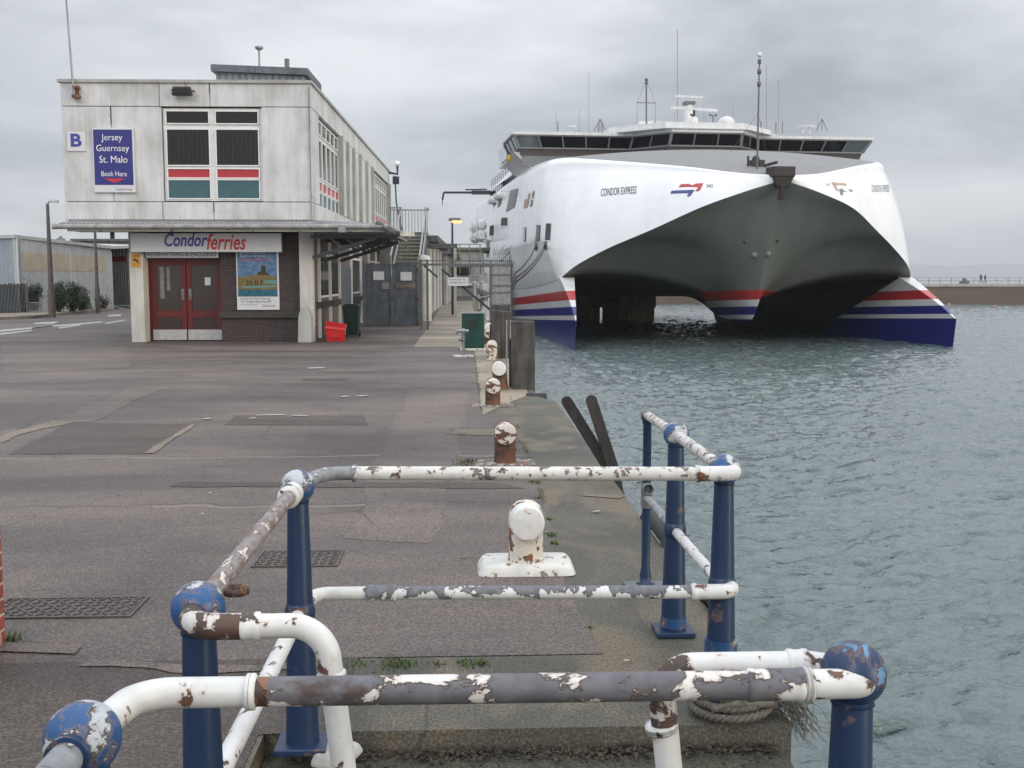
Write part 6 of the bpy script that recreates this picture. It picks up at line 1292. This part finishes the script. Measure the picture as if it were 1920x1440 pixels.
MB().tube([(xd-.15, yD, HL)]+arc((0, yD, HL), (xd+.01, yD, HL), (xd, PD.y+.1, HL), .05)+[Vector((xd-.005, PD.y-.02, HL))], RP*1.1, 24).build('elbow', 'rail_white_clean', R2); sleeve(R2, (xd-.165, yD, HL), (xd-.14, yD, HL), .034)
# D - E - F
fF = gp(1210, 1098); zF = at(1210, 779, fF.y).z; PF = Vector((fF.x, fF.y, zF))
MB().tube([PD, PE], RP*.95, 24).build('top_rail', 'rail_white_chips', R2); MB().tube([PE, PF+(PF-PE).normalized()*.02], RP*.9, 24).build('top_rail', 'rail_white_chips', R2)
zFl = at(1212, 932, fF.y).z
MB().tube([lo(PD), lo(PE)], RP*.85, 24).build('lower_rail', 'rail_white_clean', R2); MB().tube([lo(PE), Vector((PF.x, PF.y, zFl))], RP*.75, 24).build('lower_rail', 'rail_bare_grey', R2)
tp = MB(); tp.lathe([(.055, 0), (.055, .012), (.03, .02), (.034, .06), (.025, .11), (.0235, PF.z-.05), (.028, PF.z-.045), (.03, PF.z-.01)], fF, 20); tp.build('thin_post', 'post_blue', R2)
tp = MB(); tp.ball(PF, .032, 16); tp.tube([PF+Vector((-.035, .0, 0)), PF+Vector((.01, 0, 0))], .024, 14); tp.build('corner_joint', 'steel_grey', R2)
tp = MB(); tp.lathe([(.026, -.03), (.033, -.03), (.033, .03), (.026, .03), (.026, -.02)], (PF.x, PF.y-.03, zFl+.055), 20, axis=(0, -1, 0)); tp.lathe([(.03, -.04), (.033, 0), (.03, .10)], (PF.x, PF.y, zFl-.02), 18); tp.build('clamp_joint', 'steel_grey', R2)
MB().box((fF.x-.12, fF.y-.06, .0045), (fF.x+.12, fF.y+.06, .012)).build('base_plate', 'steel_grey', R2, bevel=.003)
# return loop from B
yB = PB.y-.135; lx = at(604, 1180, yB).x
q0 = [PB+Vector((0, -.01, 0))]+arc(PB, (PB.x+.005, yB, HR), (PB.x+1, yB, HR), .075, 10)
MB().tube(q0+[Vector((PB.x+.135, yB, HR))], RP*1.06, 24).build('return_elbow', 'rail_rusty', R2)
sleeve(R2, (PB.x+.125, yB, HR), (PB.x+.17, yB, HR), .0315)
q1 = [Vector((PB.x+.17, yB, HR))]+arc((0-1, yB, HR), (lx+.008, yB, HR), (lx+.06, yB, HR-.6), .085, 12)
MB().tube(q1+[Vector((lx+.125, yB, -.08))], RP*.99, 24).build('return_leg', 'rail_white_clean', R2)
sleeve(R2, (lx+.017, yB, HR-.105), (lx+.020, yB, HR-.125), .033)
rg = MB(); rg.lathe([(.024, -.008), (.030, -.008), (.030, .008), (.024, .008), (.024, -.008)], PB+Vector((.080, .035, .03)), 24); rg.build('hasp_ring', 'rusty', R2)
# rope round the foot of the corner post
rp_ = thing('mooring_rope', 'frayed grey rope coiled round the foot of the blue corner post', 'rope', (PD.x, PD.y, 0)); cc_ = Vector((PD.x+.045, PD.y-.05, 0)); pts = []
for k in range(3*48):
    a = 2*PI*k/48; rr_ = .150-.012*k/48+.006*math.sin(a*3); pts.append(cc_+Vector((math.cos(a)*rr_*1.12, math.sin(a)*rr_*.95, .022+.036*k/48+.01*math.sin(a+1))))
strands = []
for s_ in range(3):
    sp2 = []
    fine = []
    for i in range(len(pts)-1):
        for j in range(3): fine.append(pts[i].lerp(pts[i+1], j/3))
    for i, p in enumerate(fine[:-1]):
        d = (fine[i+1]-p).normalized(); x = d.cross(Vector((0, 0, 1))).normalized(); y = x.cross(d); a = i*.55+s_*2*PI/3; sp2.append(p+(x*math.cos(a)+y*math.sin(a))*.0085)
    strands.append(sp2)
t = MB()
for s_ in strands: t.tube(s_, .0105, 6)
t.build('coil', 'rope', rp_)
t = MB(); e0 = pts[0]+Vector((.02, 0, .03))
for k in range(130):
    a = e0+Vector((r.gauss(0, .035), r.gauss(0, .03), r.uniform(-.02, .05))); q_ = [a]
    for j in range(4): q_.append(q_[-1]+Vector((r.gauss(.012, .02), r.gauss(-.01, .02), r.gauss(-.008 if q_[-1].x < QX else -.03, .013))))
    for p in q_:
        if p.x < QX-.01 and p.z < .008: p.z = .008
    t.tube(q_, .0017, 3, cap=False)
t.build('frayed_end', 'rope', rp_)
t = MB(); t.tube([pts[30]+Vector((0, 0, .03)), cc_+Vector((-.02, -.13, .10)), cc_+Vector((.10, -.11, .09)), cc_+Vector((.17, -.02, .05))], .016, 8); t.build('loose_turn', 'rope', rp_)

# ------------------------------------------------------------------ air between here and the far hills
m = bpy.data.materials.new('haze'); m.use_nodes = True; nt = m.node_tree; nt.nodes.clear()
pv = nn('ShaderNodeVolumePrincipled'); pv.inputs['Density'].default_value = .00019; pv.inputs['Color'].default_value = (.80, .84, .88, 1); pv.inputs['Anisotropy'].default_value = 0
o = nn('ShaderNodeOutputMaterial'); nt.links.new(pv.outputs[0], o.inputs['Volume']); MATS['haze'] = m
hzo = MB().box((-420, -80, -8), (12400, 12400, 190)).build('haze', 'haze'); tag(hzo, 'thin grey sea haze that fades the far hills', 'haze', None, 'stuff')
